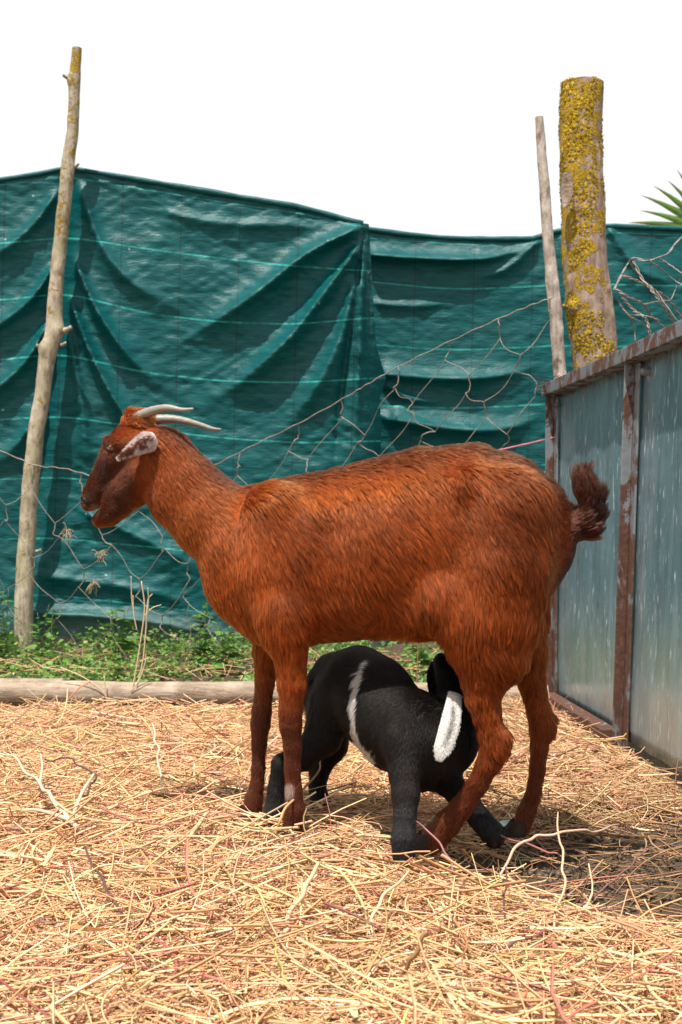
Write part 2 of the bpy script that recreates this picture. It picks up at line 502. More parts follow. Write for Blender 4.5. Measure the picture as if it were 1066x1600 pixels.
# ------------------------------------------------------------------ tarps
def seg_dist(px, py, pts):
    """distance to a polyline and position along it (0..1)"""
    pts = np.asarray(pts, float)
    L = np.linalg.norm(np.diff(pts, axis=0), axis=1); cum = np.concatenate([[0], np.cumsum(L)])
    best = np.full(px.shape, 1e9); at = np.zeros(px.shape); side = np.zeros(px.shape)
    for k in range(len(pts) - 1):
        a, b = pts[k], pts[k + 1]; ab = b - a
        h = np.clip(((px - a[0]) * ab[0] + (py - a[1]) * ab[1]) / (ab @ ab), 0, 1)
        dx = px - a[0] - ab[0] * h; dy = py - a[1] - ab[1] * h
        d = np.hypot(dx, dy); m = d < best
        best = np.where(m, d, best); at = np.where(m, (cum[k] + h * L[k]) / cum[-1], at)
        side = np.where(m, np.sign(ab[0] * dy - ab[1] * dx), side)
    return best, at, side

def ridge(px, py, pts, w0, w1, amp, sharp=1.0):
    pts = smooth_path(pts, 24)
    d, t, s = seg_dist(px, py, pts)
    w = w0 + (w1 - w0) * t
    w = np.where(s > 0, w * sharp, w)
    a = np.clip(t / 0.06, 0.0, 1); b = np.clip((1 - t) / 0.5, 0, 1)
    a = 0.35 + 0.65 * a * a * (3 - 2 * a); b = b * b * (3 - 2 * b)
    prof = np.exp(-1.7 * (np.sqrt((d / w) ** 2 + 0.03) - 0.173))          # tight crest, wide shoulders
    return amp * prof * a * b * np.where(t <= 0, np.exp(-(d / (w0 + 1)) ** 2), 1)

def build_tarp(name, cols, rows, D0, ridges, xr, label, nx=300, ny=240, thread_px=92, seed=1, right_edge=None, wr=1.0):
    xs = np.linspace(xr[0], xr[1], nx)
    nrow = len(rows)
    R = np.array([np.interp(xs, cols, r) for r in rows])       # nrow, nx
    k = np.ones(21) / 21
    R = np.array([np.convolve(np.pad(r, 10, mode='edge'), k, 'valid') for r in R])
    R[0] = np.interp(xs, cols, rows[0])
    v = np.linspace(0, nrow - 1, ny)
    i = np.minimum(v.astype(int), nrow - 2); f = (v - i)[:, None]
    PY = R[i] * (1 - f) + R[i + 1] * f
    PX = np.broadcast_to(xs[None], PY.shape).copy()
    if right_edge is not None:
        edge = np.interp(PY, right_edge[0], right_edge[1])
        g = np.clip((PX - (xr[1] - 90)) / 90, 0, 1)
        PX = PX + (edge - xr[1]) * g
    px, py = PX.ravel(), PY.ravel()
    disp = np.zeros_like(px)
    for r in ridges: disp += 1.08 * ridge(px, py, *r)
    P3 = np.stack([px / 150, py / 110, np.full_like(px, seed)], -1)
    disp += wr * (0.018 * fbm(P3, 3, seed) + 0.006 * fbm(np.stack([(px + py * 0.6) / 40, (py - px * 0.6) / 70, px * 0], -1), 3, seed + 3))
    disp += wr * 0.004 * fbm(np.stack([px / 30, py / 9, px * 0], -1), 3, seed + 5)
    for (ang, sx_, sy_, am, sd_) in ((0.5, 130, 15, 0.0030, 11), (-0.55, 120, 13, 0.0030, 12), (0.05, 160, 9, 0.0022, 13)):
        ca_, sa_ = math.cos(ang), math.sin(ang)
        g_ = fbm(np.stack([(px * ca_ + py * sa_) / sx_, (py * ca_ - px * sa_) / sy_, 0 * px], -1), 2, seed + sd_)
        disp += wr * am * (1 - np.abs(g_) * 2.2)            # sharp small creases
    Y = D0 - disp
    if right_edge is not None:
        Y += 0.16 * np.clip((px - 560) / 40, 0, 1) ** 1.5
    X = (px - CX) / F * Y; Z = CH + (HZ - py) / F * Y
    i, j = np.meshgrid(np.arange(ny - 1), np.arange(nx - 1), indexing='ij')
    a = (i * nx + j).ravel()
    q = np.stack([a, a + nx, a + nx + 1, a + 1], -1)
    uu = (PX / thread_px + 0.12 * (PY - 600) / 400).ravel(); vv = np.repeat(v, nx)
    o = mesh_obj(name, np.stack([X, Y, Z], -1), q, MAT['tarp'], uv=np.stack([uu, vv], -1))
    tag(o, label, 'tarp', 'green tarps hung as a screen')
    # rolled hem along the top edge
    hem = np.stack([X[:nx], Y[:nx], Z[:nx]], -1)[::4]
    m = len(hem)
    rr = 0.013 + 0.004 * fbm(np.stack([hem[:, 0] * 9, hem[:, 0] * 0, hem[:, 0] * 0], -1), 2, seed)
    hv, hq = tubes(hem[None], rr[None], 7)
    h = mesh_obj('hem', hv, hq, MAT['tarp'], uv=np.full((len(hv), 2), 0.5))
    h.parent = o
    return o

cols = [-420, -200, -20, 60, 97, 120, 230, 340, 460, 560, 600]
rowsL = [
    [330, 310, 284, 272, 264, 264, 283, 302, 322, 346, 352],
    [338, 318, 291, 281, 274, 278, 296, 314, 331, 352, 358],
    [430, 405, 382, 375, 371, 372, 389, 403, 416, 422, 424],
    [515, 495, 470, 463, 458, 462, 490, 503, 507, 498, 495],
    [610, 590, 564, 556, 553, 558, 583, 595, 598, 592, 588],
    [700, 680, 657, 652, 651, 653, 670, 684, 692, 690, 688],
    [790, 770, 750, 747, 746, 748, 760, 772, 782, 784, 784],
    [880, 860, 843, 841, 841, 844, 854, 866, 876, 880, 880],
    [965, 945, 932, 930, 930, 934, 946, 960, 970, 974, 974],
    [1015, 1005, 996, 994, 994, 998, 1010, 1020, 1026, 1028, 1028],
]
ridL = [
    ([(568, 352), (480, 396), (395, 462), (315, 515), (250, 540)], 16, 34, 0.085, 0.7),
    ([(566, 378), (520, 440), (450, 530), (370, 600), (300, 640)], 15, 38, 0.080, 0.7),
    ([(560, 430), (528, 540), (470, 640), (400, 700)], 18, 40, 0.06, 0.8),
    ([(118, 410), (150, 482), (200, 556), (262, 612)], 9, 26, 0.07, 0.7),
    ([(110, 470), (145, 560), (195, 650), (270, 745), (340, 810)], 9, 30, 0.07, 0.7),
    ([(108, 520), (128, 640), (140, 780)], 9, 26, 0.035, 1),
    ([(124, 290), (165, 395), (235, 462), (310, 490)], 12, 34, 0.045, 0.8),
    ([(60, 900), (200, 918), (330, 950)], 16, 20, 0.03, 1),
    ([(130, 800), (240, 850), (330, 900)], 12, 24, 0.04, 1),
    ([(60, 958), (200, 968), (380, 995)], 14, 16, 0.045, 1),
    ([(250, 330), (350, 350), (450, 352), (540, 360)], 14, 12, 0.022, 1),
    ([(90, 300), (50, 352), (0, 392), (-90, 430)], 10, 30, 0.045, 0.7),
    ([(88, 410), (45, 470), (-20, 515), (-120, 540)], 9, 30, 0.05, 0.7),
    ([(78, 500), (35, 570), (-30, 620), (-120, 650)], 9, 30, 0.05, 0.7),
    ([(68, 610), (30, 690), (-40, 740)], 9, 30, 0.04, 0.7),
    ([(110, 265), (100, 420), (85, 560), (60, 760), (40, 980)], 16, 24, -0.05, 1),
    ([(570, 352), (556, 450), (540, 560), (528, 660), (520, 800)], 4, 10, -0.035, 1),
    ([(572, 352), (566, 450), (562, 560), (556, 660), (552, 800)], 4, 9, 0.03, 1),
    ([(574, 352), (574, 450), (576, 540), (590, 600)], 3, 8, -0.03, 1),
]
build_tarp('green_tarp', cols, rowsL, 5.92, ridL, (-420, 588), 'teal green tarp with swagged diagonal folds tied to the tall left pole', seed=2,
           right_edge=([340, 360, 450, 540, 590, 620, 700, 1030], [576, 577, 582, 588, 603, 594, 596, 600]))
cols = [560, 640, 700, 780, 835, 870, 950, 1066, 1250, 1500]
rowsR = [
    [356, 367, 372, 374, 373, 361, 353, 358, 352, 345],
    [370, 376, 380, 383, 382, 371, 362, 367, 362, 355],
    [438, 446, 452, 450, 447, 445, 444, 447, 440, 430],
    [536, 543, 547, 545, 541, 540, 541, 543, 536, 525],
    [632, 636, 638, 636, 632, 630, 632, 636, 630, 620],
    [726, 730, 732, 730, 727, 725, 727, 730, 725, 715],
    [820, 824, 826, 824, 821, 820, 822, 825, 820, 810],
    [912, 916, 918, 917, 915, 915, 916, 918, 915, 905],
    [1008, 1010, 1010, 1010, 1010, 1010, 1010, 1010, 1010, 1010],
]
ridR = [
    ([(570, 398), (660, 404), (760, 404), (850, 380)], 15, 15, 0.07, 0.6),
    ([(585, 474), (640, 478), (720, 474)], 8, 8, 0.02, 1),
    ([(590, 585), (700, 592), (780, 588), (860, 566)], 18, 18, 0.055, 0.6),
    ([(605, 655), (720, 672), (800, 668), (862, 640)], 22, 22, 0.07, 0.6),
    ([(600, 600), (640, 622), (690, 630)], 6, 10, 0.03, 1),
    ([(842, 376), (790, 420), (720, 440)], 7, 18, 0.03, 1),
    ([(880, 372), (920, 430), (980, 480)], 10, 22, 0.03, 1),
    ([(950, 355), (1000, 420), (1066, 450)], 10, 24, 0.03, 1),
    ([(700, 760), (800, 770), (900, 760)], 20, 20, 0.04, 1),
]
build_tarp('green_tarp', cols, rowsR, 6.32, ridR, (545, 1500), 'darker green tarp with level folds sagging behind the thin pale stick', nx=240, seed=7, wr=0.7)

# ------------------------------------------------------------------ poles
def branch(name, pts, widths, d, mat, knots, seed, label, cat, cutmat=None, sides=20, m=110, bumpy=0.10, group=None, wob=0.16):
    """a rough round pole through image points at depth d, reaching the ground"""
    P = np.array([W(x, y, d) for x, y in pts]); r = np.array(widths) * d / F / 2
    path = smooth_path(P, m); rad = np.interp(np.linspace(0, 1, m), np.linspace(0, 1, len(r)), r)
    n = np.stack([path[:, 2] * 7, path[:, 0] * 0, path[:, 0] * 0], -1)
    path[:, 0] += wob * rad * fbm(n, 3, seed); path[:, 1] += wob * rad * fbm(n, 3, seed + 1)
    v, q = tubes(path[None], rad[None], sides)
    ctr = np.repeat(path, sides, axis=0); rr = np.repeat(rad, sides)
    dirn = nrmz(v - ctr)
    k = bumpy * fbm(v * np.array([30, 30, 12.0]), 4, seed + 2) + 0.6 * bumpy * fbm(v * np.array([90, 90, 40.0]), 3, seed + 4)
    v = ctr + dirn * (rr * (1 + k))[:, None]
    for (kx, ky, side, size) in knots:
        c = W(kx, ky, d); c[1] -= 0.6 * np.interp(ky, [p[1] for p in pts], r)
        dd = np.linalg.norm((v - c) * np.array([1, 1, 0.9]), axis=1)
        v += dirn * (size * np.exp(-(dd / (size * 1.3)) ** 2))[:, None]
    f = [tuple(x) for x in q]
    o = mesh_obj(name, v, f, mat)
    tag(o, label, cat, group)
    # cut faces
    top = v[:sides]
    c = top.mean(0)
    cap = mesh_obj('cut_end', np.vstack([top, c + np.array([0, 0, 0.002])]), [(i, (i + 1) % sides, sides) for i in range(sides)], cutmat or MAT['cut'], smooth=False)
    cap.parent = o
    for (kx, ky, side, size) in knots:
        if size > 0.012:
            i0 = int(np.argmin([abs(p[1] - ky) for p in pts]))
            c = W(kx, ky, d)
            st = np.array([c + np.array([0, -0.01, 0]), c + np.array([side * size * 1.0, -0.02, size * 0.3]), c + np.array([side * size * 1.7, -0.028, size * 0.7])])
            s = tube_obj('twig_stub', st, [size * 0.7, size * 0.5, size * 0.42], mat, sides=8, m=6)
            s.parent = o
    return o

branch('tall_pole', [(120, 75), (116, 130), (114, 200), (106, 262), (98, 350), (90, 430), (84, 508), (71, 580), (56, 680), (47, 760), (41, 860), (38, 960), (37, 1040)],
       [15, 18, 18, 21, 21, 22, 26, 25, 25, 26, 27, 29, 30], 5.80, MAT['pole'],
       [(109, 124, -1, 0.014), (117, 262, 1, 0.013), (94, 417, -1, 0.012), (100, 518, 1, 0.022), (70, 545, -1, 0.018), (97, 540, 1, 0.013), (58, 862, 1, 0.013), (102, 300, 1, 0.007), (88, 470, 1, 0.008), (110, 220, -1, 0.007)],
       21, 'tall crooked grey pole with knots and snapped twigs beside the goat head', 'pole')
branch('thin_stick', [(842, 183), (847, 240), (852, 310), (857, 380), (864, 440), (870, 510), (876, 590), (884, 700), (892, 850), (900, 1090)],
       [13, 15, 17, 18, 21, 20, 21, 22, 23, 24], 4.66, MAT['stick'],
       [(861, 425, -1, 0.008), (868, 445, 1, 0.008), (849, 330, 1, 0.006), (841, 210, -1, 0.006), (874, 525, 1, 0.006), (882, 514, 1, 0.008)],
       33, 'thin pale bare stick standing left of the lichen covered post', 'stick', sides=14)
branch('lichen_post', [(908, 131), (908, 180), (909, 250), (911, 320), (914, 400), (920, 460), (926, 520), (931, 570), (940, 700), (950, 900), (955, 1090)],
       [66, 67, 66, 66, 69, 72, 72, 70, 73, 76, 78], 4.82, MAT['trunk'],
       [(890, 484, -1, 0.016), (880, 305, -1, 0.010), (946, 455, 1, 0.008), (930, 340, 1, 0.007)],
       45, 'thick sawn post crusted with yellow lichen behind the metal panel', 'post', sides=40, m=200, bumpy=0.06, wob=0.05)
# flap of loose bark
bark = [W(879, 270, 4.72), W(893, 268, 4.70), W(896, 300, 4.70), W(890, 318, 4.71), W(880, 325, 4.72), W(877, 300, 4.73)]
bo = mesh_obj('loose_bark', np.vstack([bark, np.array(bark) + np.array([0, 0.012, 0])]),
              [(0, 1, 2, 3, 4, 5), (11, 10, 9, 8, 7, 6)] + [(i, (i + 1) % 6, 6 + (i + 1) % 6, 6 + i) for i in range(6)], MAT['log'], smooth=False)
bo.parent = bpy.data.objects['lichen_post']

def lichen_crust():
    """scaly yellow rosettes standing proud of the bark"""
    post = bpy.data.objects['lichen_post']; r = np.random.default_rng(91)
    me = post.data; nv = len(me.vertices); co = np.empty(nv * 3, np.float32); me.vertices.foreach_get('co', co); co = co.reshape(-1, 3).astype(float)
    no = np.empty(nv * 3, np.float32); me.vertices.foreach_get('normal', no); no = no.reshape(-1, 3).astype(float)
    k = r.integers(0, nv, 26000); P = co[k] + r.normal(0, 0.002, (26000, 3)); N = no[k]
    f = fbm(P * np.array([20, 20, 13]), 4, 93) + 0.10 * fbm(P * 60, 2, 94)
    f = f - np.clip((N[:, 0] - 0.3) * 0.6, 0, 0.6) + np.interp(P[:, 2], [1.1, 1.35, 1.45, 1.75, 2.1], [0.20, 0.25, -0.05, 0.22, 0.25])
    ok = (f > 0.10) & (P[:, 2] > 0.6); P, N, f = P[ok], N[ok], f[ok]; n = len(P)
    u = nrmz(np.cross(N, np.array([0.3, 0.2, 1.0]))); v = np.cross(N, u)
    R = (0.0022 + 0.0042 * r.random(n) ** 2)
    ph = r.random(n) * 6.28; m = 7; a = np.arange(m) * 2 * math.pi / m
    rad = R[:, None] * (0.65 + 0.7 * r.random((n, m))); ang = ph[:, None] + a[None]
    rim = P[:, None] - N[:, None] * 0.001 + (np.cos(ang)[..., None] * u[:, None] + np.sin(ang)[..., None] * v[:, None]) * rad[..., None] + N[:, None] * (0.0006 + 0.0014 * r.random((n, m)))[..., None]
    ctr = (P + N * (0.0006 + 0.002 * r.random(n))[:, None])[:, None]
    V = np.concatenate([ctr, rim], 1).reshape(-1, 3)
    b = (np.arange(n) * (m + 1))[:, None]; j = np.arange(m)[None]
    T = np.stack([b + 0 * j, b + 1 + j, b + 1 + (j + 1) % m], -1).reshape(-1, 3)
    pal = np.array([[.36, .225, .012], [.44, .29, .025], [.27, .16, .010], [.36, .30, .10], [.18, .14, .03]])
    c = pal[r.choice(5, n, p=[.36, .24, .22, .10, .08])] * (0.7 + 0.5 * r.random((n, 1)))
    o = mesh_obj('lichen', V, T, MAT['crust'], None, smooth=False, col=np.repeat(c, m + 1, 0))
    o.parent = post; o["kind"] = "stuff"
MAT['crust'] = mat_attr('yellow_lichen', 0.9, 0.1, 0.0, 0.4)
lichen_crust()

# ------------------------------------------------------------------ log on the ground
def build_log(name, x0, x1, y, r0, r1, seed, label, zc=0.0, tilt=0.0):
    m = 120; sides = 22
    xs = np.linspace(x0, x1, m)
    n = np.stack([xs * 3, xs * 0, xs * 0], -1)
    rad = np.linspace(r0, r1, m) * (1 + 0.08 * fbm(n, 3, seed))
    path = np.stack([xs, y + tilt * (xs - x0) + 0.02 * fbm(n * 0.6, 2, seed + 1), zc + rad * 0.86], -1)
    v, q = tubes(path[None], rad[None], sides)
    ctr = np.repeat(path, sides, 0); dirn = nrmz(v - ctr); rr = np.repeat(rad, sides)
    v = ctr + dirn * (rr * (1 + 0.07 * fbm(v * np.array([10, 30, 30.0]), 4, seed + 2)))[:, None]
    f = [tuple(a) for a in q] + [tuple(range(sides))[::-1], tuple(range((m - 1) * sides, m * sides))]
    return tag(mesh_obj(name, v, f, MAT['log']), label, 'log')
build_log('fallen_log', -0.955, 0.69, 4.475, 0.043, 0.037, 3, 'long weathered log lying along the edge of the straw', -0.016)
build_log('fallen_log', -2.2, -0.93, 4.53, 0.052, 0.047, 8, 'thicker log end butting the long log at the left edge', -0.016, -0.03)

# ------------------------------------------------------------------ metal panel
def panel_pt(d, z, off=0.0):
    """a point on the panel plane, d metres from the camera, off towards the goats"""
    lean = np.interp(d, [2.0, 3.61, 4.5], [0.050, 0.036, 0.004])
    x = 0.724 + (4.5 - d) * 0.0517 + lean * z / 1.06
    return np.array([x - off, d, z])

def panel_prism(name, d0, d1, z0, z1, o0, o1, mat, parent, n=1):
    v = []; f = []
    for k in range(n + 1):
        d = d0 + (d1 - d0) * k / n
        for (zz, oo) in ((z0, o0), (z1, o0), (z1, o1), (z0, o1)): v.append(panel_pt(d, zz, oo))
    for k in range(n):
        b = 4 * k
        for a in range(4): f.append((b + a, b + (a + 1) % 4, b + 4 + (a + 1) % 4, b + 4 + a))
    f += [(3, 2, 1, 0), (4 * n, 4 * n + 1, 4 * n + 2, 4 * n + 3)]
    o = mesh_obj(name, np.array(v), f, mat, parent, smooth=False)
    bv = o.modifiers.new('edge', 'BEVEL'); bv.width = 0.0025; bv.segments = 2; bv.limit_method = 'ANGLE'
    return o

panel = tag(empty('metal_panel', panel_pt(3.6, 0)), 'galvanised sheet metal panel in a rusty angle iron frame on the right', 'metal panel')
posts = [(4.5, 'grey steel corner post flaking to rust'), (3.61, 'rust streaked middle post'), (2.72, None), (1.9, None)]
for k in range(3):
    dA, dB = posts[k][0] - (0.0 if k else 0.002), posts[k + 1][0] + 0.001
    nz, nd = 30, 30
    vs = []
    for a in range(nd + 1):
        d = dA + (dB - dA) * a / nd
        for b in range(nz + 1):
            z = 0.005 + 1.03 * b / nz
            w = 0.004 * math.sin(a / nd * math.pi) * math.sin(b / nz * math.pi) + 0.0025 * math.sin(a * 0.9 + k) * math.sin(b * 0.35 + k)
            vs.append(panel_pt(d, z, w))
    q = np.array([[a * (nz + 1) + b, (a + 1) * (nz + 1) + b, (a + 1) * (nz + 1) + b + 1, a * (nz + 1) + b + 1] for a in range(nd) for b in range(nz)])
    s = mesh_obj('sheet', np.array(vs), q, MAT['sheet'], panel)
    so = s.modifiers.new('thick', 'SOLIDIFY'); so.thickness = 0.0015
for d, lab in posts[:3]:
    p = panel_prism('post', d, d - 0.045, -0.02, 1.018, 0.008, 0.014, MAT['rust_post'], panel)
    panel_prism('post_flange', d, d - 0.005, -0.02, 1.018, 0.014, 0.042, MAT['rust_post'], panel)
    if lab: p["label"] = lab
panel_prism('top_rail', 4.53, 1.9, 1.020, 1.060, -0.004, 0.050, MAT['rust_rail'], panel, 8)
panel_prism('bottom_rail', 4.46, 3.64, -0.02, 0.030, 0.016, 0.062, MAT['rust_full'], panel, 4)
b0 = panel_pt(3.50, 0.985, 0.0)
v, q = tubes(np.array([[b0 + np.array([-0.002, 0, 0]), b0 + np.array([-0.022, 0, 0]), b0 + np.array([-0.028, 0, 0])]]), np.array([[0.011, 0.011, 0.007]]), 8)
mesh_obj('bolt', v, [tuple(x) for x in q] + [tuple(range(16, 24))], MAT['rust_rail'], panel)

# ------------------------------------------------------------------ wire netting
def fence_xy(u):      # u = image column of the fence line on the ground plane
    d = np.interp(u, [-300, 40, 860, 1000], [5.60, 5.50, 4.62, 4.5])
    return d
TOPW = np.array([(-260, 640), (-120, 672), (0, 705), (55, 727), (100, 732), (150, 746), (230, 768), (300, 745), (345, 722), (400, 694), (470, 660), (545, 618), (575, 600), (625, 572), (700, 535), (780, 498), (830, 477), (866, 464)], float)
def top_y(px): return np.interp(px, TOPW[:, 0], TOPW[:, 1])
def net_pt(px, py, rnd=0.0):
    d = fence_xy(px) - 0.05 + rnd
    return W(px, py, d)
def build_net():
    fence = tag(empty('wire_fence', net_pt(300, 1030)), 'sagging rusty wire netting strung in front of the tarps', 'wire fence')
    tp = np.array([net_pt(x, y) for x, y in TOPW])
    path = smooth_path(tp, 160)
    tw = np.arange(160) * 1.3
    path2 = path + np.stack([np.zeros(160), 0.002 * np.sin(tw), 0.002 * np.cos(tw)], -1)
    v, q = tubes(path2[None], np.full((1, 160), 0.0021), 5)
    mesh_obj('top_wire', v, q, MAT['wire'], fence)
    r = np.random.default_rng(4)
    cw, chh = 82.0, 66.0
    nodes = {}
    def node(i, j):
        if (i, j) not in nodes:
            # brick-like hexagon lattice: i half columns, j rows of nodes
            px = -280 + i * cw / 2
            row, up = divmod(j, 2)
            y = row * chh + (0.30 if up else 0.0) * chh * 1.0 + (18 if True else 0)
            off = 0
            s = 1.0 if px < 230 else 0.92
            py = top_y(px) + (y + off) * s + r.normal(0, 3.5)
            nodes[(i, j)] = (px + r.normal(0, 4) - (y * 0.18 if px > 300 else 0), py, r.normal(0, 0.012))
        return nodes[(i, j)]
    paths, rad, knot = [], [], []
    def add(a, b, twist):
        if a[1] > 1035 and b[1] > 1035: return
        if max(a[0], b[0]) > 872: return
        A, B = net_pt(*a[:2], a[2]), net_pt(*b[:2], b[2])
        t = np.linspace(0, 1, 9)[:, None]
        c = np.array([r.normal(0, 0.006), r.normal(0, 0.006), r.normal(-0.006, 0.008)])
        p = A * (1 - t) + B * t + np.sin(t * math.pi) * c + np.sin(t * 2 * math.pi) * r.normal(0, 0.003, 3)
        if twist:
            ph = t[:, 0] * 14
            p[:, 0] += 0.0016 * np.cos(ph); p[:, 1] += 0.0016 * np.sin(ph)
        paths.append(p); rad.append(np.full(9, 0.0021 if twist else 0.0014))
    ni = int(1160 / (cw / 2)) + 1
    for row in range(0, 8):
        for i in range(ni):
            if (i + row) % 2 == 0:
                a, b = node(i, 2 * row), node(i, 2 * row + 1)
                add(a, b, True)                             # twisted upright
                if row == 0:
                    ty = top_y(a[0]); add((a[0], ty, 0), a, True)
                for di in (-1, 1):
                    if 0 <= i + di < ni: add(b, node(i + di, 2 * (row + 1)), False)
    v, q = tubes(np.array(paths), np.array(rad), 4)
    mesh_obj('netting', v, q, MAT['wire'], fence)
    # dry tufts snagged in the netting
    for (x, y) in ((145, 915), (158, 868), (104, 832)):
        n = 26; base = net_pt(x, y, -0.01)
        st = base + r.normal(0, 0.006, (n, 3)) * np.array([1, 1, 1.6]); dr = nrmz(r.normal(0, 1, (n, 3)) + np.array([0, 0, -0.8]))
        t = np.linspace(0, 1, 4)[None, :, None]
        pp = st[:, None] + dr[:, None] * t * 0.03 + np.array([0, 0, 0.01]) * np.sin(t * 3)
        v, q = tubes(pp, np.full((n, 4), 0.0011), 3)
        mesh_obj('snagged_tuft', v, q, MAT['straw'], fence, col=np.array([0.42, 0.30, 0.19]))
    return fence
build_net()

def crumpled():
    wires = [
        [(960, 452), (972, 428), (982, 411), (990, 403), (1010, 408), (1030, 402), (1045, 395), (1056, 380), (1085, 352)],
        [(990, 408), (1005, 438), (1023, 459), (1039, 482), (1056, 512), (1062, 560)],
        [(973, 430), (998, 440), (1018, 451), (1041, 465), (1066, 497), (1090, 540)],
        [(1014, 407), (1032, 419), (1051, 436), (1066, 446), (1095, 470)],
        [(1032, 404), (1050, 416), (1066, 427), (1100, 445)],
        [(962, 451), (981, 464), (1005, 475), (1018, 494), (1038, 514), (1060, 560)],
        [(963, 465), (979, 489), (991, 510), (993, 536), (1000, 580)],
        [(972, 464), (991, 485), (1009, 498), (1016, 524), (1020, 570)],
        [(968, 475), (984, 494), (1000, 503), (1016, 520), (1030, 560)],
        [(1005, 476), (1032, 470), (1048, 468), (1058, 446), (1066, 430)],
        [(985, 412), (1004, 436), (1026, 456), (1050, 490), (1072, 520)],
        [(984, 492), (1010, 494), (1030, 500)],
    ]
    o = tag(empty('crumpled_netting', W(1010, 1050, 4.15)), 'crumpled end of wire netting sticking up behind the metal panel', 'wire netting')
    r = np.random.default_rng(8)
    for k, w in enumerate(wires):
        p = np.array([W(x, y, 4.12 + 0.06 * math.sin(k * 2 + i) + 0.02 * i) for i, (x, y) in enumerate(w)])
        m = 40; path = smooth_path(p, m); ph = np.arange(m) * 0.9
        for s in (0, math.pi) if k in (0, 1, 2, 5, 7) else (0,):
            amp = 0.0028 if k in (0, 1, 2, 5, 7) else 0.0006
            pp = path + amp * np.stack([np.cos(ph + s), np.sin(ph + s), np.cos(ph + s) * 0.6], -1)
            v, q = tubes(pp[None], np.full((1, m), 0.0020), 5)
            mesh_obj('wire', v, q, MAT['wire'], o)
crumpled()

# tie wire and string at the corner post
tw = tag(empty('tie_wire', W(855, 605, 4.50)), 'tangle of dark tie wire looped at the corner of the metal panel', 'wire')
r_ = np.random.default_rng(3)
for k in range(5):
    a = np.linspace(0, 2 * math.pi * 1.1, 14); c = W(846 + k * 3, 600 + (k % 3) * 5, 4.47)
    R = 0.014 + 0.010 * r_.random(); th = r_.random() * 3
    p = c + np.stack([R * np.cos(a) * 1.2, 0.012 * np.sin(a + th), R * np.sin(a) * (0.5 + 0.5 * r_.random())], -1)
    tube_obj('loop', p, 0.0014, MAT['wire_dark'], tw, 5, 40)
tube_obj('loop', [W(838, 590, 4.47), W(856, 594, 4.47), W(872, 589, 4.46), (panel_pt(4.47, 0.99, 0.02))], 0.0016, MAT['wire_dark'], tw, 5, 20)
tube_obj('loop', [W(850, 606, 4.47), W(858, 628, 4.47), W(872, 636, 4.46), W(880, 628, 4.45)], 0.0013, MAT['wire_dark'], tw, 5, 20)
tag(tube_obj('pink_string', [W(740, 712, 4.70), W(790, 701, 4.62), W(830, 692, 4.56), W(864, 684, 4.49), W(870, 683, 4.48)], 0.0026, MAT['pink'], None, 6, 30), 'short pink string tied low on the corner post behind the goat rump', 'string')

# ------------------------------------------------------------------ animals: one continuous body from blended tapering sweeps
def smin(a, b, k):
    h = np.clip(0.5 + 0.5 * (b - a) / k, 0, 1)
    return b * (1 - h) + a * h - k * h * (1 - h)

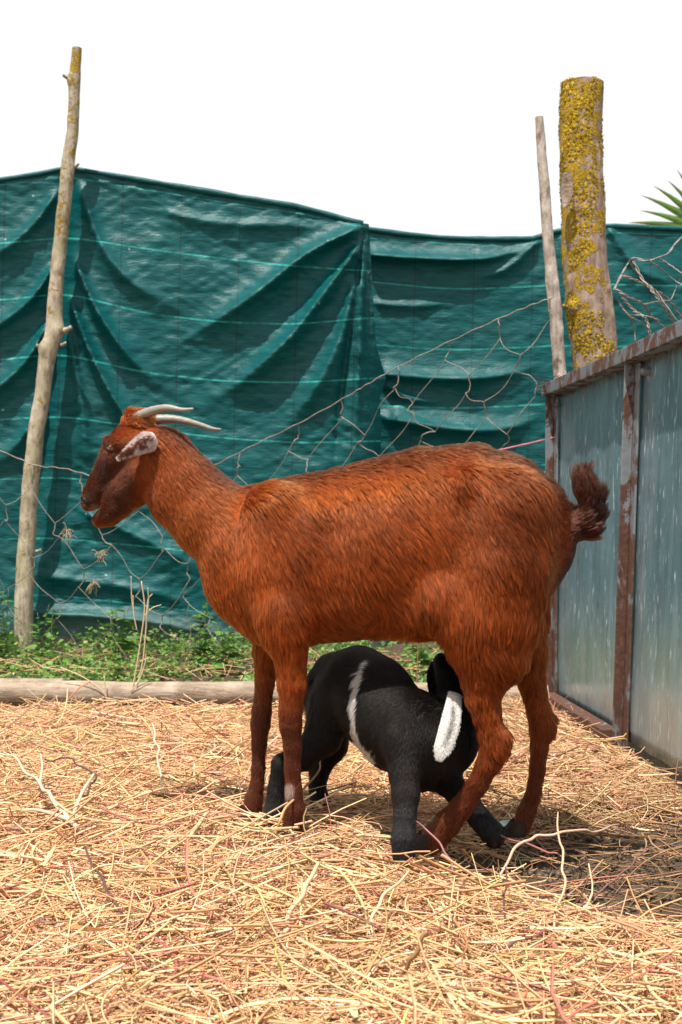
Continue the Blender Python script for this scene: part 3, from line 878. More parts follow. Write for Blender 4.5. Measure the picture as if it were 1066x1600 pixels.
class Body:
    """distance field on a grid; every sweep is blended into what is there"""
    def __init__(s, lo, hi, h):
        s.lo = np.array(lo, float); s.h = h
        s.n = np.ceil((np.array(hi) - s.lo) / h).astype(int) + 1
        s.f = np.full(s.n, 0.25, dtype=np.float32)
        s.ax = [s.lo[i] + h * np.arange(s.n[i]) for i in range(3)]
    def _sub(s, lo, hi):
        i0 = np.clip(((lo - s.lo) / s.h).astype(int), 0, s.n - 1); i1 = np.clip(((hi - s.lo) / s.h).astype(int) + 2, 1, s.n)
        sl = tuple(slice(a, b) for a, b in zip(i0, i1))
        g = np.meshgrid(*[s.ax[i][sl[i]] for i in range(3)], indexing='ij')
        return sl, np.stack(g, -1)
    def sweep(s, st, k=0.02, lat=(0, 1, 0), cut=False, cap=1.0):
        """st: list of (point, radius in the plane, radius along lat)"""
        lat = np.array(lat, float)
        pts = np.array([a[0] for a in st], float); r1 = np.array([a[1] for a in st], float); r2 = np.array([a[2] for a in st], float)
        rm = max(r1.max(), r2.max()) + 0.06
        sl, P = s._sub(pts.min(0) - rm, pts.max(0) + rm)
        best = np.full(P.shape[:3], 9.0)
        for i in range(len(pts) - 1):
            a, b = pts[i], pts[i + 1]; ab = b - a
            hu = ((P - a) @ ab) / max(ab @ ab, 1e-9)
            hs = h = np.clip(hu, 0, 1)
            D = P - a - h[..., None] * ab
            if cap != 1.0:                                     # flatten the rounded ends
                ex = hu - h
                if i > 0: ex = np.where(ex < 0, 0, ex)
                if i < len(pts) - 2: ex = np.where(ex > 0, 0, ex)
                D = D + (ex * (cap - 1.0))[..., None] * ab
            R1 = r1[i] + (r1[i + 1] - r1[i]) * hs; R2 = r2[i] + (r2[i + 1] - r2[i]) * hs
            dl = D @ lat
            dp2 = np.maximum((D * D).sum(-1) - dl * dl, 0)
            kk = np.sqrt(dp2 / R1 ** 2 + dl ** 2 / R2 ** 2)
            d = (kk - 1) * np.where(kk > 1, np.sqrt(dp2 + dl * dl) / np.maximum(kk, 1e-6), np.minimum(R1, R2))
            best = np.minimum(best, d) if i == 0 else smin(best, d, 0.006)
        if cut: s.f[sl] = -smin(-s.f[sl], best, k)
        else: s.f[sl] = smin(s.f[sl], best, k)
    def mesh(s, iters=6):
        f = s.f; n = s.n; ins = f < 0
        c = [ins[a:n[0] - 1 + a, b:n[1] - 1 + b, d:n[2] - 1 + d] for a in (0, 1) for b in (0, 1) for d in (0, 1)]
        tot = sum(x.astype(np.int8) for x in c)
        mask = (tot > 0) & (tot < 8)
        idx = np.full(mask.shape, -1, dtype=np.int64); cells = np.argwhere(mask); idx[mask] = np.arange(len(cells))
        acc = np.zeros((len(cells), 3)); cnt = np.zeros(len(cells))
        corner = [(a, b, d) for a in (0, 1) for b in (0, 1) for d in (0, 1)]
        for p in corner:
            for ax in range(3):
                if p[ax]: continue
                q = list(p); q[ax] = 1
                fa = f[cells[:, 0] + p[0], cells[:, 1] + p[1], cells[:, 2] + p[2]]; fb = f[cells[:, 0] + q[0], cells[:, 1] + q[1], cells[:, 2] + q[2]]
                x = (fa < 0) != (fb < 0)
                t = np.where(x, fa / np.where(x, fa - fb, 1), 0)
                pos = np.tile(np.array(p, float), (len(cells), 1)); pos[:, ax] += t
                acc[x] += pos[x]; cnt[x] += 1
        V = s.lo + s.h * (cells + acc / cnt[:, None])
        quads = []
        for ax in range(3):
            o1, o2 = (ax + 1) % 3, (ax + 2) % 3
            sl0 = [slice(None)] * 3; sl1 = [slice(None)] * 3
            sl0[ax] = slice(0, -1); sl1[ax] = slice(1, None)
            e = np.argwhere(ins[tuple(sl0)] != ins[tuple(sl1)])
            e = e[(e[:, o1] > 0) & (e[:, o2] > 0) & (e[:, o1] < n[o1] - 1) & (e[:, o2] < n[o2] - 1)]
            def ci(d1, d2):
                k = e.copy(); k[:, o1] -= d1; k[:, o2] -= d2
                return idx[k[:, 0], k[:, 1], k[:, 2]]
            q = np.stack([ci(1, 1), ci(0, 1), ci(0, 0), ci(1, 0)], -1)
            flip = ~ins[e[:, 0], e[:, 1], e[:, 2]]
            q[flip] = q[flip][:, ::-1]
            quads.append(q)
        Q = np.concatenate(quads); Q = Q[(Q >= 0).all(1)]
        E = np.concatenate([Q[:, [0, 1]], Q[:, [1, 2]], Q[:, [2, 3]], Q[:, [3, 0]]]); E = np.concatenate([E, E[:, ::-1]])
        for it in range(iters):
            a = np.zeros_like(V); cn = np.bincount(E[:, 0], minlength=len(V))
            for d in range(3): a[:, d] = np.bincount(E[:, 0], weights=V[E[:, 1], d], minlength=len(V))
            lam = 0.5 if it % 2 == 0 else -0.45
            V = V + lam * (a / np.maximum(cn, 1)[:, None] - V)
        return V, Q

def vert_normals(V, Q):
    fn = np.cross(V[Q[:, 2]] - V[Q[:, 0]], V[Q[:, 3]] - V[Q[:, 1]])
    N = np.zeros_like(V)
    for k in range(4):
        for d in range(3): N[:, d] += np.bincount(Q[:, k], weights=fn[:, d], minlength=len(V))
    return nrmz(N)

def sample_surface(V, Q, N, n, r, weight=None):
    T = np.concatenate([Q[:, [0, 1, 2]], Q[:, [0, 2, 3]]])
    area = 0.5 * np.linalg.norm(np.cross(V[T[:, 1]] - V[T[:, 0]], V[T[:, 2]] - V[T[:, 0]]), axis=1)
    if weight is not None: area = area * weight[T].mean(1)
    p = area / area.sum()
    t = T[r.choice(len(T), n, p=p)]
    a, b = r.random(n), r.random(n); m = a + b > 1; a[m] = 1 - a[m]; b[m] = 1 - b[m]
    w = np.stack([1 - a - b, a, b], -1)[..., None]
    return (V[t] * w).sum(1), nrmz((N[t] * w).sum(1))

def nearest_blend(P, gp, gd, power=4.0):
    """blend of guide directions by inverse distance"""
    out = np.zeros_like(P)
    for i in range(0, len(P), 40000):
        p = P[i:i + 40000]
        d2 = ((p[:, None] - gp[None]) ** 2).sum(-1) + 1e-5
        w = d2 ** (-power / 2); w /= w.sum(1, keepdims=True)
        out[i:i + 40000] = w @ gd
    return nrmz(out)

def nearest_idx(P, C, cell):
    """index of the nearest clump centre, by hashing into cells"""
    from mathutils.kdtree import KDTree
    kd = KDTree(len(C))
    for i, c in enumerate(C): kd.insert(c, i)
    kd.balance()
    return np.array([kd.find(p)[1] for p in P])

def add_curves(name, pts, radius, col, mat, parent):
    """pts (n,m,3), radius (n,m), col (n,3)"""
    n, m, _ = pts.shape
    cu = bpy.data.hair_curves.new(name)
    cu.add_curves([m] * n)
    cu.position_data.foreach_set('vector', pts.astype(np.float32).ravel())
    ra = cu.attributes.get('radius') or cu.attributes.new('radius', 'FLOAT', 'POINT')
    ra.data.foreach_set('value', radius.astype(np.float32).ravel())
    ca = cu.attributes.new('col', 'FLOAT_COLOR', 'CURVE')
    c = np.ones((n, 4), dtype=np.float32); c[:, :3] = col
    ca.data.foreach_set('color', c.ravel())
    cu.materials.append(mat)
    o = bpy.data.objects.new(name, cu); COL.objects.link(o)
    if parent is not None: adopt(o, parent)
    return o

def make_fur(name, parent, V, Q, N, n, gp, gd, length, lift, color, seed, clump=0.012, clumpiness=0.6, r0=0.0005, m=6, weight=None, droop=0.25, wave=0.25):
    r = np.random.default_rng(seed)
    P, NN = sample_surface(V, Q, N, n, r, weight)
    fl = nearest_blend(P, gp, gd)
    tilt = np.stack([fbm(P * 14, 2, seed + 1), fbm(P * 14, 2, seed + 2), fbm(P * 14, 2, seed + 3)], -1)
    fl = nrmz(fl + wave * tilt + 0.08 * r.normal(0, 1, P.shape))
    fl = nrmz(fl - (fl * NN).sum(1, keepdims=True) * NN)
    L = length(P, NN) * (0.65 + 0.6 * r.random(n))
    lf = lift(P, NN) * (0.6 + 0.8 * r.random(n))
    t = np.linspace(0, 1, m)[None, :, None]
    up = NN[:, None] * (lf[:, None, None] * (t - 0.55 * t ** 2)) * 1.6
    pts = P[:, None] + L[:, None, None] * (fl[:, None] * t + up)
    pts[..., 2] -= droop * L[:, None] * (t[..., 0] ** 2) * 0.4
    # lean into locks
    nc = max(50, int(n / 10))
    ci = r.choice(n, nc, replace=False)
    lockc = P[ci]
    near = nearest_idx(P, lockc, clump)
    tip = pts[ci][near]                                       # the lock's own centre hair
    off = np.linalg.norm(P - lockc[near], axis=1)
    wgt = clumpiness * np.clip(1.4 - off / (clump * 1.4), 0, 1) * np.clip((L - 0.003) / 0.014, 0.0, 1)
    wgt = wgt * (0.5 + 0.5 * r.random(nc)[near])
    pts = pts + (t ** 1.3) * wgt[:, None, None] * (tip - pts)
    # stay outside the skin
    base = (pts - P[:, None])
    below = (base * NN[:, None]).sum(-1)
    fix = np.minimum(below - 0.002 * t[..., 0], 0)
    pts = pts - fix[..., None] * NN[:, None]
    c_light = np.where(r.random(n) < 0.07, 1.55, 1.0)[:, None]
    rad = r0 * (0.7 + 0.6 * r.random(n))[:, None] * np.array([1.0, 1.0, 0.95, 0.8, 0.55, 0.15])[None, :m]
    vs_ = np.clip(L / 0.02, 0.25, 1.0)[:, None]
    c = color(P, NN, r) * (1 + 0.42 * vs_ * (2 * r.random((nc, 1))[near] - 1)) * (0.7 + 0.6 * r.random((n, 1))) * c_light
    return add_curves(name, pts, rad, np.clip(c, 0.002, 0.95), MAT['fur'], parent)

# ------------------------------------------------------------------ the brown nanny goat
TH = math.radians(14.0); CA, SA = math.cos(TH), math.sin(TH); Y0 = 2.52
def g2w(p):
    p = np.asarray(p, float)
    return np.stack([p[..., 0] * CA + p[..., 1] * SA, Y0 - p[..., 0] * SA + p[..., 1] * CA, p[..., 2]], -1)
def G(px, py, t=0.0):
    q = (px - CX) / F
    s = (q * (Y0 + t * CA) - t * SA) / (CA + q * SA)
    d = Y0 - s * SA + t * CA
    return np.array([s, t, CH + (HZ - py) / F * d])
def g_px(P):
    d = Y0 - P[:, 0] * SA
    return CX + F * P[:, 0] * CA / d, HZ - F * (P[:, 2] - CH) / d
MP = 2.55 / F                                              # metres per photo pixel at the goat

def build_goat():
    B = Body((-0.56, -0.22, -0.01), (0.56, 0.22, 0.86), 0.0065)
    # trunk, from slices (column, top, bottom, half width)
    tr = [(398, 812, 955, .056), (418, 775, 990, .076), (452, 758, 1004, .092), (520, 750, 997, .108), (590, 735, 992, .120),
          (660, 718, 996, .120), (720, 712, 990, .112), (762, 718, 975, .110), (790, 730, 945, .094), (804, 758, 905, .068)]
    st = []
    for px, a, b, w in tr:
        p0, p1 = G(px, a), G(px, b)
        st.append(((p0 + p1) / 2, (p0[2] - p1[2]) / 2, w))
    B.sweep(st, 0.01, cap=2.2)
    # spine and hip bones
    B.sweep([(G(400, 785), .03, .03), (G(520, 765), .028, .035), (G(650, 735), .03, .04), (G(740, 727), .03, .042), (G(798, 745), .028, .030), (G(832, 780), .026, .026)], 0.03)
    for s in (-1, 1):
        B.sweep([(G(735, 755, s * .075), .028, .03), (G(800, 775, s * .07), .03, .03)], 0.04)
    # neck
    B.sweep([(G(252, 722), 56 * MP, .046), (G(285, 765), 61 * MP, .050), (G(328, 806), 64 * MP, .055), (G(382, 846), 70 * MP, .066), (G(432, 872), 86 * MP, .080)], 0.025)
    # brisket
    B.sweep([(G(392, 925), 26 * MP, .040), (G(414, 962), 32 * MP, .052), (G(445, 975), 32 * MP, .055)], 0.03)
    # skull, muzzle, lower jaw
    B.sweep([(G(238, 712), 46 * MP, .050), (G(210, 702), 43 * MP, .053), (G(192, 712), 35 * MP, .048), (G(176, 733), 27 * MP, .036), (G(158, 760), 21.5 * MP, .029), (G(147, 776), 18 * MP, .027), (G(140, 785), 14 * MP, .023)], 0.012)
    B.sweep([(G(228, 735), 44 * MP, .044), (G(205, 765), 30 * MP, .034), (G(183, 790), 22 * MP, .026), (G(170, 804), 18 * MP, .022), (G(157, 812), 12.5 * MP, .017)], 0.008)
    B.sweep([(G(205, 748), 36 * MP, .040), (G(186, 768), 25 * MP, .031), (G(174, 781), 14 * MP, .026), (G(169, 786), 9 * MP, .022)], 0.008)      # cheek down to the corner of the mouth
    B.sweep([(G(138, 808), 4.5 * MP, .05), (G(148, 801), 4 * MP, .05), (G(162, 793), 1.5 * MP, .05)], 0.003, cut=True)      # open mouth
    B.sweep([(G(205, 650), 9 * MP, .020), (G(222, 658), 18 * MP, .030)], 0.015)      # poll
    for s in (-1, 1):
        B.sweep([(G(168, 690, s * .040), .009, .010), (G(186, 691, s * .050), .010, .009)], 0.012)      # brow
        B.sweep([(G(131, 781, s * .016), .0045, .006), (G(134, 786, s * .020), .0035, .006)], 0.003, cut=True)     # nostril
        B.sweep([(G(214, 742, s * .036), .022, .016), (G(200, 762, s * .030), .016, .012)], 0.02)      # cheek
    # front legs
    def thin(py): return np.interp(py, [960, 1060, 1300], [0.97, 0.88, 0.86])     # room for the coat
    def leg(pts, t0, t1, k=0.02):
        n = len(pts)
        B.sweep([(G(px, py, t0 + (t1 - t0) * i / (n - 1)), w * MP / 2 * thin(py), w * MP / 2 * f * thin(py)) for i, (px, py, w, f) in enumerate(pts)], k)
    B.sweep([(G(425, 800, -.064), .054, .036), (G(428, 890, -.072), .058, .038), (G(444, 975, -.080), .048, .038)], 0.03)      # shoulder blades
    B.sweep([(G(430, 800, .064), .054, .036), (G(432, 890, .072), .058, .038), (G(437, 975, .078), .046, .038)], 0.03)
    leg([(445, 960, 78, .8), (452, 1012, 56, .85), (456, 1065, 46, .85), (454, 1112, 38, .9), (454, 1132, 37, .92), (457, 1165, 30, .85), (457, 1200, 26, .85), (459, 1235, 27, .9), (461, 1266, 35, .9), (459, 1285, 36, .9), (456, 1302, 36, .9)], -.082, -.070)
    leg([(425, 960, 74, .8), (417, 1012, 46, .85), (414, 1065, 33, .9), (409, 1112, 34, .95), (407, 1132, 34, .95), (405, 1165, 26, .9), (404, 1200, 24, .9), (402, 1225, 24, .9), (397, 1248, 31, .9), (394, 1264, 33, .9), (391, 1276, 33, .9)], .078, .070)
    # hind legs: hip, stifle, hock, cannon, fetlock
    leg([(800, 800, 115, .75), (790, 880, 140, .70), (774, 960, 140, .64), (768, 1015, 118, .66), (759, 1050, 84, .72), (755, 1082, 58, .8), (760, 1112, 44, .85), (767, 1142, 40, .85), (771, 1165, 40, .85), (765, 1190, 36, .85), (747, 1224, 32, .85), (722, 1260, 34, .88), (700, 1286, 42, .88), (682, 1306, 44, .88), (674, 1316, 42, .88)], -.076, -.068, 0.03)
    leg([(800, 810, 100, .75), (803, 890, 120, .68), (812, 960, 92, .62), (825, 1020, 58, .78), (830, 1060, 43, .85), (842, 1110, 38, .88), (845, 1135, 37, .88), (843, 1165, 29, .88), (840, 1200, 25, .88), (834, 1240, 25, .9), (823, 1268, 31, .9), (816, 1290, 32, .9)], .074, .072, 0.03)
    B.sweep([(G(788, 1150, -.072), .010, .012), (G(782, 1172, -.072), .012, .013)], 0.015)      # point of hock
    B.sweep([(G(862, 1125, .075), .011, .013), (G(858, 1145, .075), .012, .013)], 0.012)
    # hollow of the flank, dip before the shoulder, groove behind the elbow
    for s in (-1, 1):
        B.sweep([(G(660, 780, s * .205), .070, .075), (G(684, 850, s * .205), .075, .075), (G(670, 920, s * .200), .060, .070)], 0.07, cut=True)
        B.sweep([(G(492, 830, s * .170), .034, .055), (G(500, 920, s * .172), .036, .055)], 0.06, cut=True)
    # flank fold and udder
    for s in (-1, 1):
        B.sweep([(G(690, 940, s * .095), .030, .02), (G(728, 990, s * .088), .035, .02)], 0.05)
    B.sweep([(G(752, 985, 0), .055, .05), (G(748, 1028, 0), .042, .045)], 0.03)
    # tail, carried up
    B.sweep([(G(838, 798), .026, .028), (G(862, 816), .029, .028), (G(884, 824), .027, .025), (G(904, 821), .022, .020), (G(918, 806), .016, .014), (G(921, 786), .014, .012), (G(916, 766), .009, .008)], 0.010)
    B.sweep([(G(848, 845), .018, .018), (G(858, 888), .011, .012)], 0.02)      # bare skin below the tail
    V, Q = B.mesh(6)
    N = vert_normals(V, Q)

    def pigment_and_light(P):
        px, py = g_px(P)
        n = np.clip(fbm(P * np.array([6, 6, 8]), 3, 40)[:, None], -0.5, 0.6); n2 = fbm(P * 30, 2, 41)[:, None]
        base = np.array([0.245, 0.047, 0.0070]) * (1 + 0.44 * n + 0.20 * n2)
        def to(mask, c):
            nonlocal base
            mk = np.clip(mask, 0, 1)[:, None]; base = base * (1 - mk) + np.array(c) * (1 + 0.2 * n) * mk
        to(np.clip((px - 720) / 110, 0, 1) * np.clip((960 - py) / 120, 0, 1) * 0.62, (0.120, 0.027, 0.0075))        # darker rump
        to(np.clip(1 - np.abs(py - np.interp(px, [380, 640], [785, 762])) / 34, 0, 1) * np.clip((px - 370) / 50, 0, 1) * np.clip((700 - px) / 90, 0, 1) * 0.6, (0.36, 0.080, 0.0105))   # sunlit band below the spine, painted into the coat
        to(np.clip(1 - np.hypot((px - 300) / 70, (py - 820) / 90), 0, 1) * 0.8, (0.31, 0.074, 0.014))               # paler throat side
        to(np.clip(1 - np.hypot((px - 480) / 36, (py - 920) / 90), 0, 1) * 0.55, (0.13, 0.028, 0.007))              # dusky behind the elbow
        top = np.interp(px, [240, 290, 340, 365, 470, 600, 700, 780, 845, 885], [650, 668, 728, 745, 738, 712, 695, 700, 730, 810])
        side = np.abs(P[:, 1])
        to(np.clip(1.25 - (py - top) / 34, 0, 1) * np.clip(1.3 - side / 0.06, 0, 1) * (px > 250) * 0.9, (0.045, 0.013, 0.006))   # eel stripe
        to(np.clip((py - 1050) / 80, 0, 1) * 0.85 * (px < 520), (0.055, 0.014, 0.0065))         # dark lower legs, deepened to paint the shade on them
        to(np.clip((py - 1110) / 100, 0, 1) * 0.75 * (px > 520), (0.072, 0.018, 0.0075))  # hind legs likewise, shade included in the colour
        to(np.clip((px - 884) / 16, 0, 1) * (py < 850), (0.055, 0.018, 0.011))                 # tail
        to(np.clip((px - 912) / 12, 0, 1) * np.clip((py - 775) / 30, 0, 1) * (py < 850), (0.025, 0.011, 0.009))
        face = np.clip(1 - np.hypot((px - 175) / 62, (py - 752) / 82), 0, 1)
        to(np.clip(face * 3.0, 0, 1) * 0.78 * (px < 250), (0.042, 0.012, 0.006))  # dark face, with the ear's shade painted into the coat colour
        to(np.clip(1 - np.hypot((px - 170) / 16, (py - 738) / 36), 0, 1) * 0.9, (0.030, 0.010, 0.006))
        to(np.clip(1 - np.hypot((px - 140) / 22, (py - 780) / 20), 0, 1) * 1.2, (0.075, 0.034, 0.021))
        to(np.clip(1.6 - np.hypot((px - 131) / 4.5, (py - 781) / 6.5), 0, 1), (0.008, 0.005, 0.004))
        to(np.clip((3 - np.hypot(px - 152, py - 797) / 4), 0, 1) * 0.9 * (px < 166), (0.20, 0.085, 0.07))          # lip
        to(np.clip(1 - np.hypot((px - 472) / 10, (py - 1222) / 16), 0, 1) * 2 * (P[:, 1] < 0), (0.34, 0.24, 0.20))       # worn patches on the near fore leg
        to(np.clip(1 - np.hypot((px - 440) / 6, (py - 1165) / 14), 0, 1) * 2 * (P[:, 1] < 0), (0.36, 0.25, 0.15))
        to(np.clip(1 - np.hypot((px - 407) / 8, (py - 1268) / 14), 0, 1) * 2 * (P[:, 1] > 0), (0.30, 0.22, 0.18))
        to(np.clip(1 - np.hypot((px - 845) / 9, (py - 1285) / 14), 0, 1) * 1.5 * (P[:, 1] > 0), (0.26, 0.18, 0.14))
        to(np.clip((py - 838) / 10, 0, 1) * np.clip((px - 852) / 8, 0, 1) * np.clip((930 - py) / 30, 0, 1) * np.clip(1.6 - side / 0.03, 0, 1), (0.045, 0.020, 0.016))
        to(np.clip((py - 990) / 25, 0, 1) * (px > 500) * (px < 700) * np.clip(1 - side / 0.09, 0, 1), (0.40, 0.27, 0.18))    # paler belly middle
        return np.clip(base, 0.005, 1)

    root = tag(empty('nanny_goat', g2w(np.array([0.1, 0, 0]))), 'russet brown nanny goat with swept back horns, standing and nursing a black kid', 'goat')
    VW = g2w(V); NW = vert_normals(VW, Q)
    mesh_obj('body', VW, Q, MAT['skin'], root, col=pigment_and_light(V) * 0.75)

    # lie of the coat: (column, row, towards dx, dy)
    lie = [(165, 715, .6, .8), (150, 770, .7, .5), (200, 680, .9, .2), (200, 740, .8, .7), (175, 800, .9, -.1), (225, 770, .5, .9), (230, 690, .9, .5),
           (265, 700, .6, .8), (275, 770, .35, 1), (320, 730, .8, .7), (310, 830, .35, 1), (360, 765, 1, .4), (350, 850, .5, .9), (330, 920, .25, 1), (360, 970, .2, 1), (390, 1005, .1, 1),
           (400, 770, 1, .35), (470, 752, 1, .25), (560, 738, 1, .25), (640, 718, 1, .25), (720, 708, 1, .25), (790, 715, .9, .5), (835, 745, .6, .9), (862, 790, .5, .9),
           (420, 820, .5, .9), (410, 900, .2, 1), (440, 960, .05, 1), (460, 1010, 0, 1), (500, 800, .55, .8), (490, 880, .35, 1), (500, 960, .5, .9),
           (570, 800, .5, .85), (560, 880, .45, .9), (580, 960, .75, .6), (650, 780, .55, .8), (640, 870, .55, .85), (640, 935, .5, .7), (598, 972, -.5, .6), (622, 978, -.75, .6), (655, 975, -.6, .75), (684, 982, -.55, .8), (690, 920, .3, .8),
           (720, 780, .5, .85), (710, 860, .4, .9), (720, 940, .15, 1), (780, 780, .6, .8), (780, 860, .35, .95), (770, 950, .0, 1), (830, 820, .5, .9), (840, 900, .2, 1), (820, 980, -.35, 1), (790, 1020, .4, .6), (740, 1040, .1, 1),
           (555, 1000, 1, .2), (460, 1080, 0, 1), (456, 1180, 0, 1), (458, 1270, -.05, 1), (410, 1080, 0, 1), (404, 1180, 0, 1), (396, 1265, -.1, 1),
           (758, 1090, .15, 1), (775, 1150, .1, 1), (745, 1225, -.5, .9), (705, 1285, -.5, .9), (838, 1090, .1, 1), (842, 1180, -.05, 1), (820, 1280, -.2, 1), (800, 1160, .3, .9)]
    gp, gd = [], []
    for px, py, dx, dy in lie:
        top_line = (py < np.interp(px, [250, 365, 470, 600, 700, 780, 845], [690, 768, 760, 745, 725, 725, 770]))
        tt = 0.0 if top_line and px > 250 else 0.09
        for s in ((-1, 1) if tt else (0,)):
            a = G(px, py); a[1] = s * tt
            b = G(px + dx * 10, py + dy * 10); b[1] = s * tt
            gp.append(a); gd.append((b - a) / np.linalg.norm(b - a))
    for (a, b) in (((870, 818), (895, 826)), ((888, 825), (906, 822)), ((904, 822), (920, 800)), ((919, 800), (921, 780)), ((920, 784), (913, 755))):
        p, q = G(*a), G(*b); gp.append(p); gd.append(nrmz(q - p))
    gp, gd = np.array(gp), np.array(gd)
    def rot(v): return np.stack([v[..., 0] * CA + v[..., 1] * SA, -v[..., 0] * SA + v[..., 1] * CA, v[..., 2]], -1)
    gpw, gdw = g2w(gp), rot(gd)
    def w2g(P):
        x = P[:, 0]; y = P[:, 1] - Y0
        return np.stack([x * CA - y * SA, x * SA + y * CA, P[:, 2]], -1)
    tail_pts = smooth_path(np.array([G(876, 822), G(888, 825), G(904, 822), G(918, 806), G(921, 786), G(916, 764)]), 30)
    def on_tail(p): return np.clip((0.036 - np.linalg.norm(p[:, None] - tail_pts[None], axis=-1).min(1)) / 0.008, 0, 1) * np.clip((p[:, 0] - tail_pts[0, 0] + 0.022) / 0.03, 0, 1)
    def length(P, NN):
        p = w2g(P); px, py = g_px(p)
        L = np.full(len(P), 0.025)
        L = np.where(px < 250, np.interp(px, [130, 165, 215, 250], [0.003, 0.0055, 0.008, 0.016]), L)
        L = np.where((px >= 250) & (px < 460), np.interp(px, [250, 460], [0.017, 0.025]), L)
        legs = np.clip((py - 1000) / 120, 0, 1)
        L = L * (1 - legs) + legs * np.where(px > 600, 0.011, 0.006)
        L = np.where((px > 600) & (py > 1000) & (py < 1180) & (px < 812), 0.018, L)
        tf = np.exp(-((px - 650) / 42) ** 2 - ((py - 955) / 22) ** 2); L = L * (1 - tf) + 0.044 * tf           # tufts before the thigh
        L = np.where(px > 868, 0.016, L)
        tl = on_tail(p); L = L * (1 - tl) + tl * np.interp(py, [755, 800], [0.052, 0.030])
        
        L = np.where((px > 195) & (px < 232) & (py < 668), 0.013, L)
        L = np.where((px > 862) & (px < 884) & (py > 845) & (py < 930), 0.004, L)
        L = np.where(py > 1262, 0.006, L)
        return L
    def lift(P, NN):
        p = w2g(P); px, py = g_px(p)
        l = np.full(len(P), 0.20)
        l = l + np.clip((NN[:, 2] - 0.5) * 2.5, 0, 1) * np.interp(px, [380, 560], [0, 0.22])
        tl = on_tail(p); l = l * (1 - tl) + 0.55 * tl
        l = np.where(px < 240, 0.12, l)
        l = np.where((py > 1100) & (px < 600), 0.15, l)
        l = np.where((px > 700) & (py > 1000), 0.30, l)
        tf = np.exp(-((px - 650) / 42) ** 2 - ((py - 955) / 22) ** 2); l = l * (1 - tf) + 0.55 * tf
        l = np.where((px > 195) & (px < 232) & (py < 668), 0.6, l)
        return l
    def color(P, NN, r): return pigment_and_light(w2g(P))
    wv = np.ones(len(VW)); pxv, pyv = g_px(V)
    wv *= np.where(np.hypot((pxv - 178) / 1.3, pyv - 699) < 10, 0.0, 1.0) * np.where(np.hypot(pxv - 131, pyv - 783) < 6, 0.0, 1.0) * np.where(pxv < 250, 2.0, 1.0) * np.where(pxv > 884, 3.5, 1.0) * np.where(V[:, 1] > 0.05, 0.55, 1.0)
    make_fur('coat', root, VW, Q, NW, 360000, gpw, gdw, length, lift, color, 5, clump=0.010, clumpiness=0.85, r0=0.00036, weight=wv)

    # horns
    def horn(pts, rad, label):
        P = g2w(np.array(pts)); m = 40; path = smooth_path(P, m)
        rr = np.interp(np.linspace(0, 1, m), np.linspace(0, 1, len(rad)), rad)
        rr = rr * (1 + 0.05 * np.sin(np.arange(m) * 2.1) * np.linspace(1, 0.1, m)) * (1 + 0.05 * fbm(path * 70, 2, 6))
        v, q = tubes(path[None], rr[None], 12)
        o = mesh_obj('horn', v, [tuple(x) for x in q] + [tuple(range((m - 1) * 12, m * 12))], MAT['horn'], root)
        o["label"] = label
    horn([G(208, 664, -.020), G(216, 652, -.022), G(238, 642, -.026), G(262, 637.5, -.030), G(284, 640.5, -.034), G(302, 639, -.038)],
         [.0105, .0105, .0090, .0072, .0045, .0026], 'upper horn, near side, tip turned up')
    horn([G(222, 664, .020), G(238, 657, .022), G(262, 655, .026), G(284, 657, .030), G(312, 664, .036), G(332, 670, .040), G(346, 671, .044)],
         [.0105, .0102, .0092, .0080, .0058, .0040, .0018], 'lower horn, far side')
    # ears
    def ear(root_p, tip_p, wid, fold, s, label):
        a, b = np.array(root_p), np.array(tip_p)
        ax = nrmz(b - a); L = np.linalg.norm(b - a)
        side = nrmz(np.cross(ax, np.array([0, 1.0, 0]))) ; nor = nrmz(np.cross(side, ax))
        nu, nv = 22, 15; vs = []; uvp = []
        for i in range(nu):
            u = i / (nu - 1)
            w = wid * (min(1, 0.55 + u * 3.0)) * max(0.04, 1 - max(0, (u - 0.12) / 0.88) ** 1.25)
            for j in range(nv):
                t = j / (nv - 1) * 2 - 1
                cup = fold * (t * t - 0.25) * w * (1 - 0.35 * u)
                p = a + ax * (u * L) + side * (t * w) + nor * cup + np.array([0, 0, -0.008 * u * u])
                vs.append(p); uvp.append((u, t))
        q = np.array([[i * nv + j, (i + 1) * nv + j, (i + 1) * nv + j + 1, i * nv + j + 1] for i in range(nu - 1) for j in range(nv - 1)])
        if s > 0: q = q[:, ::-1]
        vs = np.array(vs); uvp = np.array(uvp)
        def ear_col(u, t, P):
            n = fbm(P * 75, 3, 60); n2 = fbm(P * 260, 2, 61)
            edge = np.clip((np.abs(t) - 0.35) * 1.8, -0.3, 1) + np.clip((0.22 - u) * 3, 0, 1) * 0.6 + np.clip((u - 0.75) * 2, 0, 0.5)
            wm = np.clip((edge * 0.8 + n * 1.1 + n2 * 0.9 - 0.03) * 2.2, 0, 1)[:, None]
            return np.array([0.13, 0.045, 0.028]) * (1 - wm) + np.array([0.52, 0.43, 0.40]) * wm
        vw = g2w(vs)
        o = mesh_obj('ear', vw, q, MAT['skin'], root, col=ear_col(uvp[:, 0], uvp[:, 1], vs))
        o["label"] = label
        sd = o.modifiers.new('thick', 'SOLIDIFY'); sd.thickness = 0.0035; sd.offset = 0
        r = np.random.default_rng(70 + int(s)); nn = vert_normals(vw, q); n = 9000
        ids = r.integers(0, len(q), n); a_, b_ = r.random((n, 1)), r.random((n, 1))
        P = (vw[q[ids, 0]] * (1 - a_) + vw[q[ids, 1]] * a_) * (1 - b_) + (vw[q[ids, 3]] * (1 - a_) + vw[q[ids, 2]] * a_) * b_
